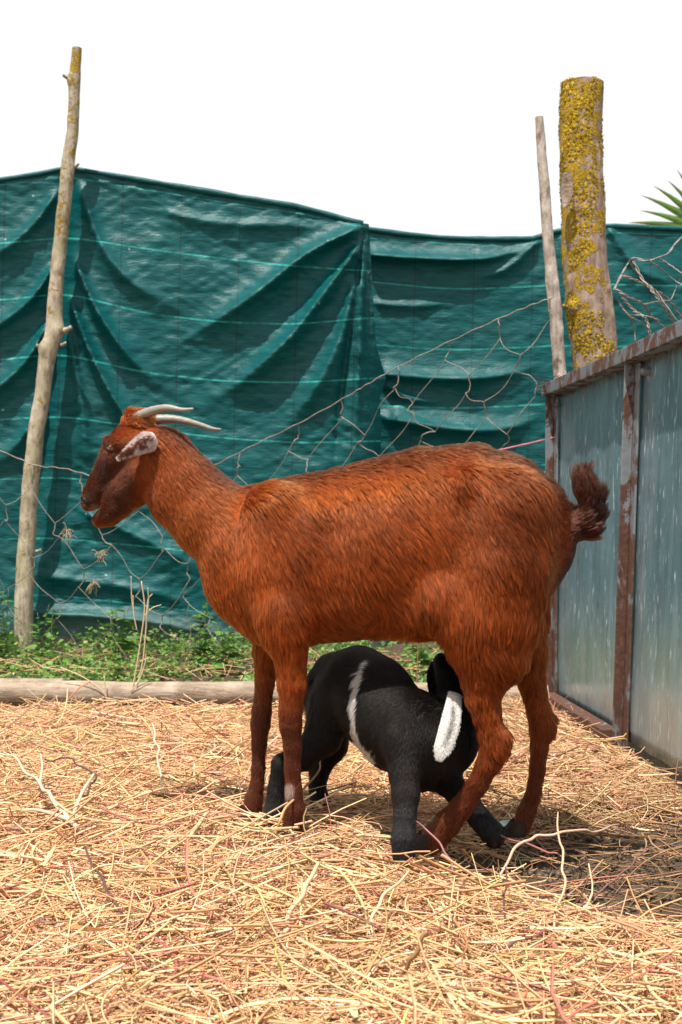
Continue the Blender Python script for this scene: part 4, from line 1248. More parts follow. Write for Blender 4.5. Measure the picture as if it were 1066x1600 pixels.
        UV = (uvp[q[ids, 0]] * (1 - a_) + uvp[q[ids, 1]] * a_) * (1 - b_) + (uvp[q[ids, 3]] * (1 - a_) + uvp[q[ids, 2]] * a_) * b_
        sg = np.where(r.random((n, 1)) < 0.5, 1, -1); Nn = nn[q[ids, 0]] * sg
        d = nrmz(rot(ax)[None] + 0.25 * r.normal(0, 1, (n, 3)))
        t = np.linspace(0, 1, 4)[None, :, None]
        pts = P[:, None] + Nn[:, None] * (0.0018 + 0.0022 * t) + d[:, None] * t * 0.0065
        c = ear_col(UV[:, 0], UV[:, 1], np.array(vs)[q[ids, 0]]) * (0.8 + 0.4 * r.random((n, 1)))
        h = add_curves('ear_hair', pts, np.array([1, .9, .7, .2])[None] * np.full((n, 1), 0.0004), np.clip(c, 0, .95), MAT['fur'], None)
        h.parent = o
    ear(G(243, 683, -.054), G(187, 710, -.094), 0.0200, 0.60, -1, 'ear mottled white, laid forward over the cheek')
    ear(G(246, 680, .050), G(196, 702, .094), 0.0225, 0.55, 1, None or 'far ear behind the head')
    # eyes
    for s in (-1, 1):
        near_eye = np.hypot(pxv - 178, pyv - 699) < 6
        c = G(178, 699); c[1] = s * (np.abs(V[near_eye, 1]).max() - 0.0055)
        if s < 0:
            q_ = G(178, 699, c[1]); c[0] = q_[0]; c[2] = q_[2]
        else: c[0] = ce[0]; c[2] = ce[2]
        ce = c
        bm = []
        th = np.linspace(0, math.pi, 13); ph = np.linspace(0, 2 * math.pi, 25)[:-1]
        vs = [c + 0.0112 * np.array([math.sin(a) * math.cos(b), math.cos(a) * s, math.sin(a) * math.sin(b) * 0.82]) for a in th for b in ph]
        q = np.array([[i * 24 + j, (i + 1) * 24 + j, (i + 1) * 24 + (j + 1) % 24, i * 24 + (j + 1) % 24] for i in range(12) for j in range(24)])
        e = mesh_obj('eye', g2w(np.array(vs)), q, MAT['eye'], root)
        a = np.linspace(0, 2 * math.pi, 40)
        ring = np.stack([c[0] + 0.0118 * np.cos(a), np.full(40, c[1] + s * 0.0068) - s * 0.0022 * np.cos(a) ** 2, c[2] + 0.0064 * np.sin(a) + 0.0008], -1)
        v, q = tubes(g2w(ring)[None], np.full((1, 40), 0.0026), 8)
        l = mesh_obj('eyelid', v, q, MAT['lid']); l.parent = e
        pv = [c + np.array([0.0052 * math.cos(b) * k_, s * (0.0112 + 0.0002 - 0.0012 * k_ * k_), 0.0021 * math.sin(b) * k_]) for k_ in (0, 0.5, 1.0) for b in np.linspace(0, 2 * math.pi, 16, endpoint=False)]
        pq = np.array([[i * 16 + j, (i + 1) * 16 + j, (i + 1) * 16 + (j + 1) % 16, i * 16 + (j + 1) % 16] for i in range(2) for j in range(16)])
        pu = mesh_obj('pupil', g2w(np.array(pv)), pq, MAT['lid']); pu.parent = e
    # cloven hooves
    def hoof(px, py, t, ang, w):
        base = G(px, py, t); base[2] = max(base[2], 0.03)
        ho = None
        for k, s in enumerate((-1, 1)):
            vs = []; rings = 7; sides = 12
            for i in range(rings):
                u = i / (rings - 1); z = base[2] * (1 - u) + 0.002 * u
                L = w * (0.72 + 0.42 * u); Wd = w * (0.40 + 0.10 * u)
                cx = base[0] + ang * (base[2] - z) - 0.10 * w * u
                for j in range(sides):
                    b = 2 * math.pi * j / sides
                    rx = math.cos(b); rx = rx * (1.15 if rx < 0 else 0.85)
                    vs.append((cx + L * rx, t + s * w * 0.46 + Wd * math.sin(b) - s * 0.10 * w * max(0, -rx), z))
            f = [(i * sides + j, i * sides + (j + 1) % sides, (i + 1) * sides + (j + 1) % sides, (i + 1) * sides + j) for i in range(rings - 1) for j in range(sides)]
            f.append(tuple(range((rings - 1) * sides, rings * sides)))
            o = mesh_obj('hoof' if k == 0 else 'claw', g2w(np.array(vs)), f, MAT['hoof'], root if k == 0 else None)
            if k == 0: ho = o
            else: o.parent = ho
    hoof(455, 1292, -.070, -0.2, .0225); hoof(388, 1266, .070, -0.3, .0215)
    hoof(670, 1312, -.068, -0.45, .0235); hoof(813, 1288, .072, -0.3, .0225)
    return root
build_goat()

# ------------------------------------------------------------------ the black kid
def build_kid():
    B = Body((-0.16, 2.10, -0.01), (0.36, 2.90, 0.42), 0.006)
    m = 2.5 / F
    ax = nrmz(W(640, 1150, 2.40) - W(540, 1090, 2.66)); lat = nrmz(np.cross(np.array([ax[0], ax[1], 0]), np.array([0, 0, 1.0])))
    def S(lst, k=0.02, f=None):
        B.sweep([(W(px, py, d), r * m, r * m * ff) for px, py, d, r, ff in lst], k, lat)
    S([(528, 1082, 2.68, 50, .85), (560, 1082, 2.62, 64, .95), (592, 1105, 2.55, 68, .95), (622, 1138, 2.47, 66, .92), (645, 1160, 2.41, 56, .85)], 0.01)
    S([(522, 1055, 2.69, 36, .9), (560, 1045, 2.64, 33, 1.1), (595, 1060, 2.57, 30, 1)], 0.03)          # croup and loin
    S([(640, 1135, 2.42, 50, .7), (672, 1138, 2.44, 48, .7), (700, 1145, 2.475, 44, .75)], 0.03)           # neck
    S([(712, 1150, 2.49, 42, .75), (716, 1115, 2.51, 40, .75), (708, 1080, 2.53, 27, .8), (698, 1052, 2.54, 19, .85), (692, 1036, 2.545, 15, .9)], 0.025)   # head lifted to the udder
    S([(700, 1170, 2.48, 40, .7), (670, 1190, 2.44, 40, .7), (655, 1200, 2.40, 34, .8)], 0.03)           # throat and chest
    # legs
    S([(520, 1100, 2.62, 44, .7), (508, 1145, 2.60, 36, .7), (478, 1180, 2.59, 22, .85), (442, 1195, 2.585, 17, .95), (433, 1235, 2.58, 14, 1), (430, 1268, 2.575, 16, 1), (428, 1288, 2.57, 17, 1)], 0.02)
    S([(520, 1110, 2.73, 42, .7), (520, 1160, 2.74, 32, .7), (500, 1198, 2.74, 19, .9), (496, 1230, 2.735, 13, 1), (500, 1250, 2.73, 15, 1), (501, 1258, 2.73, 15, 1)], 0.02)
    S([(630, 1165, 2.37, 32, .8), (632, 1208, 2.345, 23, .9), (634, 1240, 2.325, 19, 1), (633, 1275, 2.31, 15, 1), (631, 1310, 2.30, 17, 1), (631, 1335, 2.298, 16, 1)], 0.02)
    S([(668, 1190, 2.44, 30, .8), (700, 1222, 2.45, 21, .9), (728, 1252, 2.45, 18, 1), (752, 1282, 2.447, 16, 1), (768, 1300, 2.445, 17, 1), (772, 1308, 2.445, 16, 1)], 0.02)
    S([(488, 1085, 2.72, 9, 1), (484, 1100, 2.735, 7, 1), (484, 1112, 2.74, 4, 1)], 0.012)             # tail
    V, Q = B.mesh(6); N = vert_normals(V, Q)
    root = tag(empty('kid_goat', W(600, 1330, 2.45)), 'small black kid with white ear and white flank stripe, suckling under the brown goat', 'kid goat')
    band = np.array([W(574, 1034, 2.55), W(556, 1062, 2.55), (W(551, 1098, 2.54)), W(553, 1140, 2.54), W(562, 1168, 2.52), W(582, 1188, 2.50)])
    def pig(P):
        n = fbm(P * 16, 3, 90)[:, None]
        c = np.array([0.0075, 0.0056, 0.0048]) * (1 + 0.5 * n)
        px = CX + F * P[:, 0] / P[:, 1]; py = HZ - F * (P[:, 2] - CH) / P[:, 1]
        d, t, _ = seg_dist(px, py, [(574, 1034), (560, 1060), (552, 1098), (553, 1140), (562, 1166), (585, 1192)])
        wd = np.interp(t, [0, .15, .5, .75, .9, 1], [2, 6, 4.5, 3.5, 7, 4]) * (1 + 0.9 * fbm(P * 90, 2, 92))
        mk = np.clip((wd - d) / 3 + 0.5, 0, 1)[:, None] * ((P @ lat) < ((band.mean(0)) @ lat + 0.06) if (lat[1] > 0) else (P @ lat) > ((band.mean(0)) @ lat - 0.06))[:, None]
        c = c * (1 - mk) + np.array([0.50, 0.475, 0.44]) * mk
        lg = np.clip((py - 1225) / 60, 0, 1)[:, None]
        c = c * (1 - 0.7 * lg) + np.array([0.020, 0.020, 0.022]) * (0.7 * lg)
        tl = (np.clip(1 - np.hypot(px - 485, py - 1106) / 12, 0, 1) * (P[:, 1] > 2.69))[:, None]
        return np.clip(c * (1 - tl) + np.array([0.30, 0.24, 0.20]) * tl, 0.003, 1)
    mesh_obj('body', V, Q, MAT['skin'], root, col=pig(V))
    gl = [(520, 1040, 2.62, -.8, .5), (560, 1020, 2.62, -1, .1), (600, 1040, 2.55, -.9, -.4), (560, 1090, 2.55, -.7, .8), (600, 1120, 2.48, -.6, .9), (630, 1140, 2.40, -.3, 1), (520, 1100, 2.60, -.5, 1), (500, 1150, 2.58, -.4, 1),
          (670, 1120, 2.42, -.8, .5), (700, 1140, 2.45, -.5, .9), (710, 1080, 2.5, 0, 1), (660, 1200, 2.40, -.2, 1), (632, 1220, 2.31, 0, 1), (632, 1320, 2.29, 0, 1), (730, 1255, 2.44, .4, 1), (770, 1305, 2.44, .2, 1),
          (445, 1200, 2.57, -.1, 1), (430, 1280, 2.56, 0, 1), (500, 1230, 2.72, 0, 1), (580, 1180, 2.5, -.8, .4), (486, 1100, 2.73, 0, 1)]
    gp = np.array([W(a, b, d) for a, b, d, _, _ in gl]); gd = np.array([nrmz(W(a + 9 * x, b + 9 * y, d) - W(a, b, d)) for a, b, d, x, y in gl])
    def length(P, NN):
        py = HZ - F * (P[:, 2] - CH) / P[:, 1]
        px = CX + F * P[:, 0] / P[:, 1]
        L = np.interp(py, [1000, 1200, 1260, 1340], [0.0085, 0.008, 0.006, 0.005])
        return np.where((px < 492) & (py < 1125), 0.026, L)
    make_fur('coat', root, V, Q, N, 95000, gp, gd, length, lambda P, NN: np.full(len(P), 0.33), lambda P, NN, r: pig(P), 15, clump=0.006, clumpiness=0.35, r0=0.00034)
    # ears: the near one hangs, white
    def ear(a, b, wid, col, label, seed):
        a, b = np.array(a), np.array(b); axx = nrmz(b - a); L = np.linalg.norm(b - a)
        side = nrmz(np.cross(axx, np.array([0, 1.0, 0]))); nor = nrmz(np.cross(side, axx))
        if nor[1] > 0: nor = -nor
        nu, nv = 18, 11; vs = []
        for i in range(nu):
            u = i / (nu - 1); w = wid * (0.72 + 0.34 * math.sin(u * math.pi * 0.9)) * (1 - max(0, (u - 0.8) / 0.2) ** 2.4 * 0.75)
            for j in range(nv):
                t = j / (nv - 1) * 2 - 1
                vs.append(a + axx * u * L + side * (t * w + 0.004 * math.sin(u * 3)) + nor * (0.25 * w * (1 - t * t) + 0.006 * math.sin(u * math.pi)))
        q = np.array([[i * nv + j, (i + 1) * nv + j, (i + 1) * nv + j + 1, i * nv + j + 1] for i in range(nu - 1) for j in range(nv - 1)])
        vs = np.array(vs)
        n = fbm(vs * 90, 3, seed)[:, None]
        jj = np.tile(np.linspace(-1, 1, nv), nu); uu = np.repeat(np.linspace(0, 1, nu), nv)
        dark = np.clip(1.1 - np.abs(jj + 0.1 * np.sin(uu * 9)) * 2.6, 0, 1) * np.clip((uu - 0.08) * 6, 0, 1) * np.clip((0.85 - uu) * 6, 0, 1)
        mk = np.clip(dark * (0.55 + 1.2 * (n[:, 0] + 0.3)), 0, 0.85)[:, None]
        cc = np.array(col) * (1 - mk) + np.array([0.07, 0.065, 0.065]) * mk if label.startswith('white') else np.tile(np.array(col), (len(vs), 1))
        o = mesh_obj('ear', vs, q, MAT['skin'], root, col=cc)
        o["label"] = label
        sd = o.modifiers.new('thick', 'SOLIDIFY'); sd.thickness = 0.004; sd.offset = 0
        r = np.random.default_rng(seed); nn = vert_normals(vs, q); k = 6000
        ids = r.integers(0, len(q), k); A, Bb = r.random((k, 1)), r.random((k, 1))
        P = (vs[q[ids, 0]] * (1 - A) + vs[q[ids, 1]] * A) * (1 - Bb) + (vs[q[ids, 3]] * (1 - A) + vs[q[ids, 2]] * A) * Bb
        sg = np.where(r.random((k, 1)) < 0.5, 1, -1); Nn = nn[q[ids, 0]] * sg
        d = nrmz(axx[None] + 0.3 * r.normal(0, 1, (k, 3))); t = np.linspace(0, 1, 4)[None, :, None]
        pts = P[:, None] + Nn[:, None] * (0.0018 + 0.001 * t) + d[:, None] * t * 0.0045
        h = add_curves('ear_hair', pts, np.array([1, .9, .7, .2])[None] * np.full((k, 1), 0.0004), np.clip(cc[q[ids, 0]] * (0.85 + 0.3 * r.random((k, 1))), 0, .95), MAT['fur'], None)
        h.parent = o
    ear(W(711, 1084, 2.415), W(685, 1187, 2.335), 0.0162, (0.52, 0.50, 0.47), 'white hanging ear with a grey streak', 5)
    ear(W(692, 1110, 2.57), W(680, 1036, 2.58), 0.016, (0.012, 0.010, 0.010), 'black ear on the far side', 6)
    def hoof(px, py, d, w):
        c = W(px, py, d); first = None
        for k, s in enumerate((-1, 1)):
            vs = []; rings, sides = 5, 10
            for i in range(rings):
                u = i / (rings - 1); z = max(c[2], 0.022) * (1 - u) + 0.002 * u
                for j in range(sides):
                    b = 2 * math.pi * j / sides
                    o_ = ax[:2] / np.linalg.norm(ax[:2]); l_ = lat[:2]
                    xy = c[:2] + o_ * (w * (0.8 + 0.3 * u) * math.cos(b) + 0.2 * w * u) + l_ * (s * 0.46 * w + w * 0.42 * math.sin(b))
                    vs.append((xy[0], xy[1], z))
            f = [(i * sides + j, i * sides + (j + 1) % sides, (i + 1) * sides + (j + 1) % sides, (i + 1) * sides + j) for i in range(rings - 1) for j in range(sides)] + [tuple(range((rings - 1) * sides, rings * sides))]
            o = mesh_obj('hoof' if k == 0 else 'claw', np.array(vs), f, MAT['hoof'], root if k == 0 else None)
            if k == 0: first = o
            else: o.parent = first
    hoof(631, 1338, 2.297, .016); hoof(773, 1308, 2.445, .015); hoof(427, 1288, 2.57, .015); hoof(502, 1258, 2.73, .015)
    return root
build_kid()

# ------------------------------------------------------------------ straw bedding
def straw_colors(n, r):
    pal = np.array([[.56, .40, .21], [.64, .47, .27], [.50, .33, .16], [.70, .55, .35], [.44, .27, .13], [.58, .36, .22], [.33, .20, .10], [.36, .15, .11], [.24, .09, .075], [.42, .40, .17], [.16, .09, .05]])
    pr = np.array([.20, .18, .15, .12, .10, .08, .06, .04, .03, .02, .02]); pr = pr / pr.sum()
    c = pal[r.choice(len(pal), n, p=pr)]
    return c * np.array([1.28, 1.14, 1.10]) * (0.75 + 0.45 * r.random((n, 1))) * (1 + 0.06 * r.normal(0, 1, (n, 3)))

def build_straw(name, n, lr, rr, seed, zmax, tilt, m, label, ymin=1.15, curl=0.25, dens=1.0, xw=1.0):
    r = np.random.default_rng(seed)
    k = int(n * 3.0)
    y = ymin + (4.55 - ymin) * r.random(k) ** 1.25
    half = (0.30 * y + 0.35) * xw
    x = (r.random(k) * 2 - 1) * half
    keep = (x < 0.715 + (4.5 - y) * 0.0517 - 0.03 - 0.0) | (y > 4.6)
    keep &= r.random(k) < bed(x, y) * np.clip(half / (0.3 * 4.5 + 0.35), 0.25, 1)
    x, y = x[keep][:n], y[keep][:n]; n = len(x)
    L = lr[0] + (lr[1] - lr[0]) * r.random(n) ** 1.8
    a = r.random(n) * 2 * math.pi
    e = np.abs(r.normal(0, tilt, n)) * np.where(r.random(n) < 0.5, 1, -1)
    d = np.stack([np.cos(a) * np.cos(e), np.sin(a) * np.cos(e), np.sin(e)], -1)
    side = np.stack([-np.sin(a), np.cos(a), np.zeros(n)], -1)
    t = np.linspace(-0.5, 0.5, m)
    bend = curl * r.normal(0, 1, n); bend2 = curl * 0.5 * r.normal(0, 1, n)
    base = np.stack([x, y, 0 * x], -1)
    path = base[:, None] + d[:, None] * (t[None, :, None] * L[:, None, None]) + side[:, None] * (L * bend)[:, None, None] * (t ** 2 - 0.08)[None, :, None] + np.array([0, 0, 1.0]) * ((L * bend2)[:, None] * (t ** 2))[..., None]
    hh = pile(path[..., 0].ravel(), path[..., 1].ravel()).reshape(n, m)
    zb = hh + 0.010 * r.random(n)[:, None] - 0.004 + zmax * r.random(n)[:, None] ** 2
    path[..., 2] += zb
    # nothing below the soil, nothing through the panel
    path[..., 2] = np.maximum(path[..., 2], hh - 0.006)
    lim = 0.712 + (4.5 - path[..., 1]) * 0.0517 - 0.02
    path[..., 0] = np.where(path[..., 1] < 4.5, np.minimum(path[..., 0], lim), path[..., 0])
    path[..., 1] = np.minimum(path[..., 1], 4.41 + 0.02 * r.random((n, 1)))
    R = rr[0] + (rr[1] - rr[0]) * r.random(n) ** 2.2
    taper = np.linspace(1, 0.75, m)
    v, q = tubes(path, R[:, None] * taper[None], 3)
    soiled = np.clip((x - 0.24 - 0.10 * fbm(np.stack([x * 4, y * 4, 0 * x], -1), 2, 71)) / 0.18, 0, 1) * np.clip((y - 2.0) / 0.2, 0, 1) * np.clip((3.3 - y) / 0.8, 0.25, 1)
    sc_ = straw_colors(n, r)
    sc_ = sc_ * (1 - 0.75 * soiled[:, None]) + sc_ * np.array([.30, .25, .21]) * 0.75 * soiled[:, None]       # trampled, dirty straw
    c = np.repeat(sc_, m * 3, 0)
    o = mesh_obj(name, v, q, MAT['straw'], col=np.clip(c, 0.01, 0.9))
    return tag(o, label, 'straw', kind='stuff')
build_straw('straw_bedding', 60000, (0.03, 0.16), (0.0006, 0.0019), 1, 0.012, 0.10, 4, 'golden straw bedding strewn over the pen floor')
build_straw('coarse_straw', 9500, (0.08, 0.34), (0.0010, 0.0029), 2, 0.036, 0.20, 7, 'long coarse straw stems lying loose on top of the bedding', curl=0.45)
build_straw('straw_chaff', 26000, (0.010, 0.035), (0.0008, 0.0024), 3, 0.006, 0.20, 3, 'short broken chaff between the straw stems')

def loose_grass_wisps():
    """pale dry wisps poking up"""
    r = np.random.default_rng(44); n = 700
    y = 1.4 + 2.4 * r.random(n); x = (r.random(n) * 2 - 1) * (0.27 * y + 0.1)
    ok = r.random(n) < bed(x, y); x, y = x[ok], y[ok]; n = len(x)
    a = r.random(n) * 6.28; L = 0.03 + 0.07 * r.random(n) ** 2; e = 0.35 + 0.9 * r.random(n)
    t = np.linspace(0, 1, 6)
    d = np.stack([np.cos(a) * np.cos(e), np.sin(a) * np.cos(e), np.sin(e)], -1)
    p = np.stack([x, y, pile(x, y)], -1)[:, None] + d[:, None] * (t[None, :, None] * L[:, None, None])
    p[..., 2] -= (0.5 * L[:, None] * t[None] ** 2)
    p[..., 2] = np.maximum(p[..., 2], pile(x, y)[:, None])
    v, q = tubes(p, (0.0006 + 0.0008 * r.random(n))[:, None] * np.linspace(1, .5, 6)[None], 3)
    tag(mesh_obj('straw_wisps', v, q, MAT['straw'], col=np.clip(np.repeat(straw_colors(n, r), 18, 0), .01, .9)), 'thin dry wisps poking up out of the bedding', 'straw', kind='stuff')
loose_grass_wisps()

def dry_flakes():
    """flat crumpled blades among the stems"""
    r = np.random.default_rng(61); k = 9000
    y = 1.2 + 3.2 * r.random(k) ** 1.4; x = (r.random(k) * 2 - 1) * (0.30 * y + 0.3)
    ok = (r.random(k) < bed(x, y)) & (x < 0.712 + (4.5 - y) * 0.0517 - 0.06); x, y = x[ok][:2200], y[ok][:2200]; n = len(x)
    a = r.random(n) * 6.28; L = 0.02 + 0.06 * r.random(n) ** 1.6; w = 0.0012 + 0.0030 * r.random(n) ** 2
    m = 5; t = np.linspace(-.5, .5, m)
    d = np.stack([np.cos(a), np.sin(a), 0.25 * r.normal(0, 1, n)], -1); sd = np.stack([-np.sin(a), np.cos(a), 0 * a], -1)
    p = np.stack([x, y, pile(x, y) + 0.008 + 0.022 * r.random(n) ** 2], -1)[:, None] + d[:, None] * (t[None, :, None] * L[:, None, None])
    p = p + sd[:, None] * ((L * 0.5 * r.normal(0, 1, n))[:, None] * t[None] ** 2)[..., None] + np.array([0, 0, 1.0]) * ((L * 0.8 * r.normal(0, .6, n))[:, None] * (t[None] ** 2))[..., None]
    tw = r.random(n)[:, None] * 6.28 + 1.2 * r.normal(0, 1, n)[:, None] * t[None]
    wd = w[:, None] * np.array([0.55, 1, 1, .9, .3])[None]
    off = (sd[:, None] * np.cos(tw)[..., None] + np.array([0, 0, 1.0]) * np.sin(tw)[..., None]) * wd[..., None]
    V = np.stack([p - off, p + off], 2).reshape(-1, 3)
    V[:, 2] = np.maximum(V[:, 2], np.repeat(pile(x, y) - 0.004, m * 2))
    b = (np.arange(n) * m * 2)[:, None]; i = (np.arange(m - 1) * 2)[None]
    q = np.stack([b + i, b + i + 1, b + i + 3, b + i + 2], -1).reshape(-1, 4)
    c = straw_colors(n, r) * np.array([1.02, .96, .94])
    tag(mesh_obj('straw_blades', V, q, MAT['straw'], col=np.clip(np.repeat(c, m * 2, 0), .01, .9)), 'flat torn straw blades mixed through the bedding', 'straw', kind='stuff')
dry_flakes()

# clods of dung and soil on the bare patch
def clods():
    r = np.random.default_rng(51); n = 3400
    x = 0.50 + r.normal(0, 0.22, n); y = 2.38 + r.normal(0, 0.22, n)
    far = r.random(n) < 0.35
    yy = 2.3 + 2.0 * r.random(n); x = np.where(far, 0.70 + (4.5 - yy) * 0.05 - np.abs(r.normal(0, 0.07, n)), x); y = np.where(far, yy, y)
    lim = 0.712 + (4.5 - y) * 0.0517 - 0.02
    ok = x < lim; x, y = x[ok], y[ok]; n = len(x)
    s = 0.0015 + 0.005 * r.random(n) ** 3
    ico = np.array([[0, 0, 1], [.9, 0, .4], [.28, .85, .4], [-.72, .52, .4], [-.72, -.52, .4], [.28, -.85, .4], [.72, .52, -.4], [-.28, .85, -.4], [-.9, 0, -.4], [-.28, -.85, -.4], [.72, -.52, -.4], [0, 0, -1]])
    fc = np.array([[0, 1, 2], [0, 2, 3], [0, 3, 4], [0, 4, 5], [0, 5, 1], [1, 6, 2], [2, 7, 3], [3, 8, 4], [4, 9, 5], [5, 10, 1], [6, 7, 2], [7, 8, 3], [8, 9, 4], [9, 10, 5], [10, 6, 1], [11, 7, 6], [11, 8, 7], [11, 9, 8], [11, 10, 9], [11, 6, 10]])
    v = np.stack([x, y, np.minimum(pile(x, y), 0.0) - 0.008 + s * 0.6], -1)[:, None] + ico[None] * s[:, None, None] * (0.75 + 0.5 * r.random((n, 12, 1)))
    f = (fc[None] + (np.arange(n) * 12)[:, None, None]).reshape(-1, 3)
    c = np.repeat(np.array([.075, .053, .036]) * (0.4 + 1.2 * r.random((n, 1))), 12, 0)
    tag(mesh_obj('soil_clods', v.reshape(-1, 3), f, MAT['twig'], col=c), 'dark crumbs of soil and dung on the bare patch near the panel', 'soil', kind='stuff')
clods()

# single stems and twigs that stand out
def stem(name, px_pts, rad, col, label, cat, forks=(), d_off=0.0):
    """points (px, py, height above the soil) on the straw"""
    def P(px, py, z):
        d = F * (CH - z) / (py - HZ)
        return np.array([(px - CX) / F * d, d, z])
    px_pts = [(a[0], a[1], a[2] - 0.028) for a in px_pts]
    forks = [([(a[0], a[1], a[2] - 0.028) for a in fk[0]],) + tuple(fk[1:]) for fk in forks]
    pts = np.array([P(*a) for a in px_pts])
    col = tuple(0.82 * c for c in col); rad = [0.85 * a for a in rad]
    rs = np.random.default_rng(len(label) * 7 + int(px_pts[0][0]))
    pts = smooth_path(pts, len(pts) * 3 - 2); pts[1:-1] += rs.normal(0, 0.0022, (len(pts) - 2, 3))
    o = tube_obj(name, pts, rad, MAT['twig'], None, 7, len(pts) * 4, col=np.array(col))
    for fk in forks:
        f = tube_obj('side_twig', np.array([P(*a) for a in fk[0]]), fk[1], MAT['twig'], None, 7, len(fk[0]) * 6, col=np.array(fk[2] if len(fk) > 2 else col))
        f.parent = o
    return tag(o, label, cat, 'loose stems and twigs on the straw')
pale = (.66, .54, .38); red = (.24, .085, .075); gold = (.55, .36, .17); dark = (.12, .055, .045)
stem('forked_branch', [(128, 1300, .035), (100, 1272, .05), (75, 1240, .06), (52, 1215, .065), (20, 1184, .07), (-10, 1176, .06)], [.006, .0055, .004, .003, .0025], pale, 'pale bleached forked branch lying at the left edge of the straw', 'branch',
     [([(112, 1282, .045), (60, 1266, .055), (15, 1267, .05)], [.005, .003, .0025]), ([(62, 1226, .062), (66, 1200, .08), (64, 1178, .09)], [.0032, .0026, .002]), ([(112, 1280, .045), (128, 1240, .07), (148, 1208, .085)], [.004, .0036, .003]), ([(128, 1300, .035), (150, 1302, .03), (165, 1302, .025)], [.005, .003, .002])])
stem('curved_twig', [(70, 1186, .08), (110, 1188, .085), (140, 1205, .08), (150, 1216, .07), (135, 1240, .05), (118, 1262, .03)], [.0022, .0024, .003, .0028, .0018], dark, 'dark hooked twig curling over the pale forked branch', 'twig')
stem('dark_twig', [(134, 1325, .09), (158, 1370, .07), (182, 1412, .05), (204, 1456, .03)], [.0022, .0026, .0028, .0022], dark, 'straight dark brown twig slanting down through the left foreground straw', 'twig')
stem('purple_stalk', [(0, 1395, .03), (45, 1425, .035), (85, 1445, .03), (110, 1462, .02)], [.0034, .0034, .003, .002], (.26, .14, .15), 'thick purplish stem at the left edge of the foreground', 'stem')
stem('dark_twig', [(205, 1458, .02), (225, 1440, .05), (243, 1418, .07)], [.0026, .0024, .0016], dark, 'short dark twig stub left of the bottom centre', 'twig')
stem('red_twig', [(628, 1258, .13), (655, 1285, .10), (690, 1320, .07), (705, 1350, .05), (712, 1372, .03)], [.0016, .002, .002, .0016], (.34, .15, .15), 'pink red stem rising in front of the bent hind leg', 'stem')
stem('pale_stalk', [(968, 1288, .045), (930, 1298, .075), (880, 1300, .085), (840, 1308, .08), (805, 1328, .06), (780, 1370, .035)], [.0018, .0026, .003, .0032, .0026], (.66, .42, .30), 'long pale wavy stem arching over the dark soil by the hind hoof', 'stem')
stem('pale_stalk', [(872, 1270, .13), (877, 1330, .10), (882, 1375, .07), (866, 1450, .03)], [.0016, .0022, .0024, .0022], (.64, .45, .28), 'upright pale stalk standing near the bare soil patch', 'stem')
stem('straw_stalk', [(506, 1200 - 20, .14), (492, 1215, .12), (450, 1262, .10), (428, 1310, .05), (420, 1330, .03)], [.0016, .0026, .003, .0026], (.55, .33, .13), 'golden bent stalk leaning across the near front hoof', 'stem')
stem('straw_stalk', [(450, 1240, .09), (458, 1250, .10), (457, 1290, .06), (452, 1325, .02)], [.0014, .0018, .0018, .0016], (.60, .42, .24), 'thin hooked stalk standing before the near front hoof', 'stem')
stem('flat_stalk', [(326, 1268, .08), (305, 1295, .06), (282, 1330, .03)], [.0040, .0048, .0044], (.68, .47, .27), 'broad pale flat stalk sticking up left of the front hooves', 'stem')
stem('straw_stalk', [(238, 1130, .16), (246, 1170, .12), (250, 1205, .08), (252, 1240, .04)], [.0018, .0026, .003, .0026], (.68, .55, .38), 'pale upright stalk in the straw below the goat head', 'stem')
stem('red_twig', [(775, 1272 + 30, .05), (840, 1325, .05), (880, 1345 - 5, .04)], [.0018, .0022, .0018], (.36, .14, .12), 'thin reddish stem lying beside the far hind hoof', 'stem')
stem('dark_twig', [(1020, 1322, .07), (985, 1352, .055), (950, 1382, .04), (905, 1420, .03), (850, 1455, .03), (790, 1478, .03), (730, 1490, .02)], [.0014, .0018, .002, .0024, .003, .003, .0022], (.22, .10, .09), 'long thin dark twig crossing the right foreground', 'twig', [([(905, 1420, .03), (940, 1422, .045), (965, 1420, .05)], [.002, .0018, .0012])])
stem('dark_twig', [(790, 1355, .09), (786, 1400, .06), (790, 1450, .03)], [.0014, .002, .0018], dark, 'short upright dark twig in the right foreground straw', 'twig')
stem('brown_stalk', [(668, 1455, .10), (650, 1490, .07), (618, 1530, .03)], [.0034, .0038, .0030], (.34, .19, .08), 'thick brown broken stalk right of the bottom centre', 'stem')
stem('flat_stalk', [(498, 1348, .10), (480, 1385, .08), (450, 1440, .05), (430, 1475, .03)], [.0034, .0042, .0042, .003], (.66, .44, .27), 'broad peach coloured stalk slanting in the centre foreground', 'stem')
stem('yellow_stalk', [(420, 1462, .09), (440, 1510, .06), (460, 1560, .03), (475, 1605, .01)], [.0016, .002, .002, .0018], (.40, .36, .10), 'thin yellow green stem at the bottom centre', 'stem')
stem('straw_stalk', [(640, 1460 - 100, .08), (600, 1405, .07), (585, 1450, .05), (595, 1520, .02)], [.0022, .003, .003, .0022], (.68, .52, .34), 'bent pale stalk in the middle of the foreground straw', 'stem')
stem('red_twig', [(585, 1300 + 2, .08), (560, 1325, .06), (520, 1375, .04), (500, 1400, .02)], [.0016, .0022, .0024, .002], (.46, .22, .14), 'reddish stem slanting below the belly between both goats', 'stem')
stem('red_twig', [(250, 1155, .03), (320, 1165, .035), (380, 1180, .03), (410, 1190, .02)], [.0028, .0034, .003, .0024], (.34, .15, .12), 'reddish twig lying flat on the straw left of the front legs', 'twig')

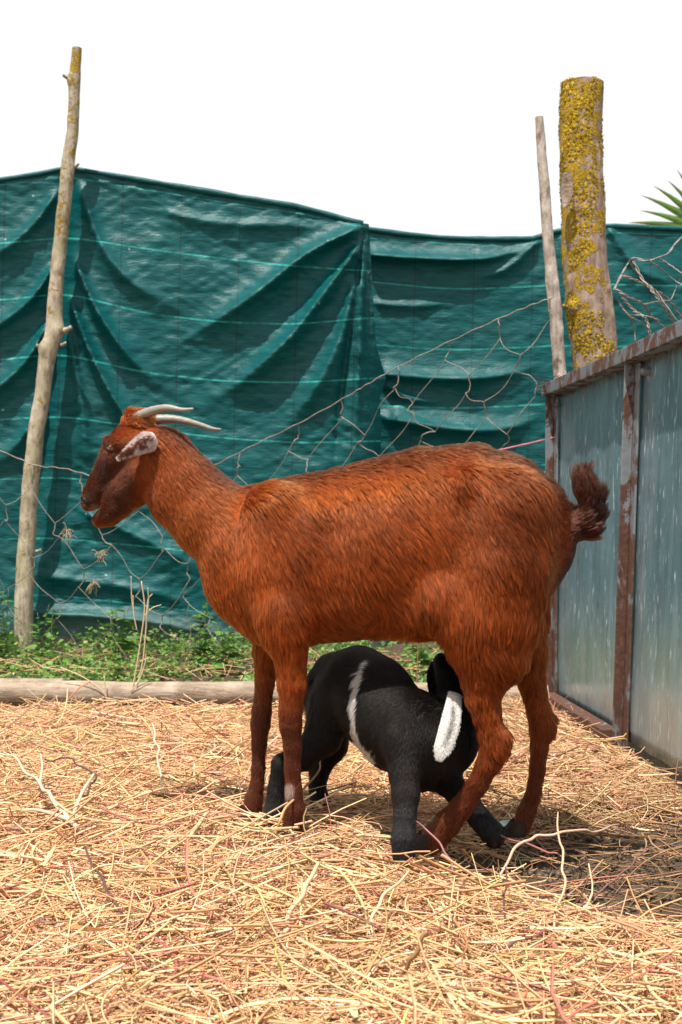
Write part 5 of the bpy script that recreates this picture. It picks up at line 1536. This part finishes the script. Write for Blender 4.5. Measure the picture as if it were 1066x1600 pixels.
# litter
def scrap(name, c, w, h, mat, label, cat, seed, z=0.02, lift=0.012):
    r = np.random.default_rng(seed)
    d = F * (CH - z) / (c[1] - HZ); p = np.array([(c[0] - CX) / F * d, d, z - 0.012])
    n = 9; vs = []
    for i in range(n):
        for j in range(n):
            u, v = i / (n - 1) - .5, j / (n - 1) - .5
            k = 1 + 0.25 * math.sin(i * 2.1 + seed) * (abs(u) + abs(v))
            vs.append(p + np.array([u * w * k, v * h * k, lift * math.sin(u * 5 + seed) * math.cos(v * 6) + 0.004 * r.normal()]))
    q = np.array([[i * n + j, (i + 1) * n + j, (i + 1) * n + j + 1, i * n + j + 1] for i in range(n - 1) for j in range(n - 1)])
    o = mesh_obj(name, np.array(vs), q, mat)
    so = o.modifiers.new('thick', 'SOLIDIFY'); so.thickness = 0.0012
    return tag(o, label, cat)
scrap('plastic_scrap', (380, 1280), 0.07, 0.05, MAT['green_plastic'], 'crumpled bright green plastic scrap under the far front hoof', 'plastic scrap', 3, 0.008, 0.006)
scrap('plastic_scrap', (478, 1300), 0.016, 0.016, MAT['green_plastic'], 'tiny green plastic piece behind the near front hoof', 'plastic scrap', 7, 0.02, 0.004)
scrap('paper_scrap', (792, 1278), 0.07, 0.05, MAT['paper'], 'pale blue green paper scrap on the straw between the hind legs', 'paper scrap', 5, 0.03, 0.004)

# ------------------------------------------------------------------ weeds along the tarp
def leaf_mesh(name, L, Wd, col):
    vs = []; n = 5
    for i in range(n):
        u = i / (n - 1); w = Wd * math.sin(min(1, u * 1.02 + .04) * math.pi) ** 0.8 * (1.2 - 0.5 * u)
        vs += [(-w, u * L, 0.15 * w - 0.25 * L * u * u), (0, u * L, -0.25 * L * u * u), (w, u * L, 0.15 * w - 0.25 * L * u * u)]
    f = []
    for i in range(n - 1):
        a = 3 * i
        f += [(a, a + 1, a + 4, a + 3), (a + 1, a + 2, a + 5, a + 4)]
    me = bpy.data.meshes.new(name); me.from_pydata(vs, [], f); me.update()
    ca = me.color_attributes.new('col', 'FLOAT_COLOR', 'POINT')
    ca.data.foreach_set('color', np.tile(np.array([*col, 1], dtype=np.float32), len(vs)))
    me.materials.append(MAT['leaf'])
    return me
LEAVES = [leaf_mesh('leaf', 0.075, 0.018, c) for c in ((.085, .19, .030), (.12, .25, .045), (.065, .15, .025))]

def leafy_weed(px, d, h, n, label, seed, lean=0.0):
    r = np.random.default_rng(seed)
    x = (px - CX) / F * d; z0 = 0.03
    root = tag(empty('leafy_weed', (x, d, z0)), label, 'weed', 'leafy weeds along the fence')
    for s in range(3):
        a = r.random() * 6.28; sp = 0.05 * r.random() + 0.01
        top = np.array([x + math.cos(a) * sp + lean, d + math.sin(a) * sp * 0.7, z0 + h * (0.7 + 0.3 * r.random())])
        base = np.array([x + math.cos(a) * 0.01, d + math.sin(a) * 0.01, z0 - 0.02])
        mid = (base + top) / 2 + r.normal(0, 0.01, 3)
        st = tube_obj('stem', [base, mid, top], [.0024, .002, .0012], MAT['leaf'], root, 5, 10, col=np.array([.10, .16, .04]))
        path = smooth_path(np.array([base, mid, top]), 20)
        for k in range(n // 3):
            u = 0.2 + 0.8 * (k + r.random() * 0.5) / (n // 3); p = path[min(19, int(u * 19))]
            o = bpy.data.objects.new('leaf', LEAVES[r.integers(0, 3)]); COL.objects.link(o)
            sc_ = (1.15 - 0.6 * u) * (0.7 + 0.6 * r.random())
            o.parent = root
            o.location = (p[0] - x, p[1] - d, p[2] - z0); o.scale = (sc_, sc_, sc_)
            o.rotation_euler = (0.5 - 0.5 * r.random(), 0.4 * r.normal(), r.random() * 6.28)
leafy_weed(14, 5.30, 0.33, 33, 'leafy green weed at the foot of the tall pole, left edge', 1)
leafy_weed(76, 5.40, 0.25, 27, 'small leafy weed growing right against the tall pole', 2)
leafy_weed(188, 5.50, 0.24, 24, 'broad leaved weed right of the tall pole base', 3)
leafy_weed(312, 5.25, 0.28, 36, 'upright leafy weed just left of the goat chest', 4)
leafy_weed(352, 5.1, 0.20, 27, 'low bushy weed closest to the goat chest', 5)
leafy_weed(655, 5.2, 0.13, 24, 'green weed seen between the black kid and the goat thigh', 6)

def ground_cover():
    r = np.random.default_rng(77); n = 34000
    y = 4.55 + 1.42 * r.random(n); x = -2.1 + 3.2 * r.random(n)
    cl = fbm(np.stack([x * 5, y * 5, x * 0], -1), 3, 30)
    ok = r.random(n) < np.clip(0.60 + 1.4 * cl, 0.04, 1); x, y = x[ok], y[ok]; cl = cl[ok]; n = len(x)
    h = np.abs(r.normal(0, 1, n)) * 0.028 * np.clip(0.7 + cl, 0.2, 1.6) * np.interp(y, [4.55, 5.1, 5.9], [0.5, 1.0, 1.8])
    p = np.stack([x, y, 0.015 + np.clip((y - 4.7) / 1.2, 0, 1) * 0.04 + h], -1)
    a = r.random(n) * 6.28; L = 0.010 + 0.024 * r.random(n) ** 1.5; w = L * (0.22 + 0.25 * r.random(n))
    e = r.normal(0.2, 0.45, n)
    d = np.stack([np.cos(a) * np.cos(e), np.sin(a) * np.cos(e), np.sin(e)], -1)
    sd = np.stack([-np.sin(a), np.cos(a), r.normal(0, 0.35, n)], -1)
    v = np.stack([p, p + d * (L * .5)[:, None] + sd * w[:, None], p + d * L[:, None] - np.array([0, 0, 1]) * (0.2 * L)[:, None], p + d * (L * .5)[:, None] - sd * w[:, None]], 1)
    f = np.arange(n * 4).reshape(n, 4)
    pal = np.array([[.10, .21, .035], [.15, .28, .055], [.07, .15, .028], [.24, .30, .085], [.30, .26, .12]])
    c = np.repeat(pal[r.choice(5, n, p=[.34, .28, .2, .12, .06])] * (0.7 + 0.6 * r.random((n, 1))), 4, 0)
    tag(mesh_obj('ground_cover', v.reshape(-1, 3), f, MAT['leaf'], col=c, smooth=False), 'low green ground cover between the log and the tarp', 'ground cover', kind='stuff')
    # dry stems among it
    n = 500; y = 4.72 + 0.9 * r.random(n); x = -2.0 + 3.0 * r.random(n); a = r.random(n) * 6.28; L = 0.04 + 0.10 * r.random(n); t = np.linspace(-.5, .5, 4)
    e = np.abs(r.normal(0, .25, n))
    dd = np.stack([np.cos(a), np.sin(a), np.sin(e)], -1)
    pp = np.stack([x, y, 0.045 + 0.03 * r.random(n)], -1)[:, None] + dd[:, None] * (t[None, :, None] * L[:, None, None])
    pp[..., 2] = np.maximum(pp[..., 2], 0.02)
    v, q = tubes(pp, np.full((n, 4), 0.0012), 3)
    tag(mesh_obj('dry_stems', v, q, MAT['straw'], col=np.clip(np.repeat(straw_colors(n, r), 12, 0), .01, .9)), 'dry brown stems scattered among the green ground cover', 'dry grass', kind='stuff')
ground_cover()

# tall dry stalks standing before the log
def dry_stalks():
    d = 4.45
    root = tag(empty('dry_stalks', W(205, 1098, d)), 'tuft of tall bleached dry stalks standing in front of the log', 'dry grass')
    for k, (pts, r) in enumerate([
        ([(203, 1100), (212, 1050), (220, 1000), (226, 950), (221, 908)], .0026),
        ([(206, 1100), (222, 1040), (228, 985), (231, 940), (238, 928)], .0024),
        ([(226, 962), (238, 950), (252, 945)], .0018),
        ([(228, 970), (232, 940), (231, 918)], .0016),
        ([(205, 1080), (218, 1062), (227, 1035), (228, 1022)], .0020),
        ([(210, 960), (206, 935), (205, 900)], .0018), ([(214, 985), (209, 958), (208, 930)], .0018),
        ([(95, 1043), (130, 1058), (160, 1080), (170, 1100)], .0022), ([(163, 1057), (166, 1085), (170, 1115)], .0022)]):
        tube_obj('stalk', [W(x, y, d - 0.03 * k / 9) for x, y in pts], [r, r, r * .7], MAT['straw'], root, 5, 24, col=np.array([.60, .47, .30]))
dry_stalks()
tag(tube_obj('red_weed_stem', [W(651, 1100, 4.50), W(652, 1060, 4.5), W(653, 1018, 4.5), W(652, 1000, 4.5)], [.0022, .002, .0014], MAT['twig'], None, 5, 16, col=np.array([.34, .13, .07])), 'thin red brown weed stem standing behind the kid', 'weed stem')

# ------------------------------------------------------------------ fan palm beyond the tarp
def palm():
    d = 9.0
    top = W(1190, 372, d)
    root = tag(empty('fan_palm', (top[0], top[1], 0)), 'fan palm with spiky green fronds showing over the tarp at the right edge', 'palm tree')
    m = 30
    path = np.stack([np.full(m, top[0]), np.full(m, top[1]), np.linspace(-0.05, top[2], m)], -1)
    v, q = tubes(path[None], (0.13 + 0.02 * np.sin(np.arange(m) * 2.2))[None], 14)
    mesh_obj('trunk', v, q, MAT['log'], root)
    r = np.random.default_rng(12)
    def frond(c, direction, R, roll, droop=0.1, nl=26):
        direction = nrmz(np.array(direction, float)); side = nrmz(np.cross(direction, np.array([0, 1.0, 0.15]))); nor = np.cross(side, direction)
        tube_obj('petiole', [top, (top + c) / 2 + np.array([0, 0, 0.05]), c], [.014, .011, .009], MAT['leaf'], root, 6, 12, col=np.array([.16, .22, .05]))
        vs, fs, cs = [], [], []
        for k in range(nl):
            a = (k / (nl - 1) - .5) * math.radians(230)
            ax = direction * math.cos(a) + side * math.sin(a)
            sd = -direction * math.sin(a) + side * math.cos(a)
            L = R * (0.72 + 0.28 * math.cos(a * .8)) * (0.9 + .2 * r.random())
            b = len(vs)
            for i, u in enumerate((0.02, 0.25, 0.5, 0.72, 0.9, 1.0)):
                w = L * math.radians(230) / nl * 0.5 * (u if u < 0.5 else 0.5 * (1 - (u - .5) / .5)) * 1.05 + 0.0006
                p = c + ax * (u * L) - np.array([0, 0, 1]) * droop * L * u ** 3
                pl = 0.5 * w
                vs += [p - sd * w + nor * pl, p, p + sd * w + nor * pl]
                g = np.array([.12, .23, .045]) * (1 + .3 * r.normal() * .4) if u < .85 else np.array([.22, .20, .07])
                cs += [g, g, g]
            for i in range(5):
                o = b + 3 * i
                fs += [(o, o + 1, o + 4, o + 3), (o + 1, o + 2, o + 5, o + 4)]
        mesh_obj('frond', np.array(vs), fs, MAT['leaf'], root, col=np.clip(np.array(cs), .01, 1))
    frond(W(1120, 368, 8.95), (-1, 0, 0.16), 0.57, 0)
    for k in range(7):
        a = k / 7 * 2 * math.pi + 0.5; el = 0.15 + 0.5 * r.random()
        dd = np.array([math.cos(a), math.sin(a), el]); 
        dd[0] = abs(dd[0]) + 0.35
        frond(top + nrmz(dd) * 0.42, dd, 0.52, 0, 0.15)
palm()
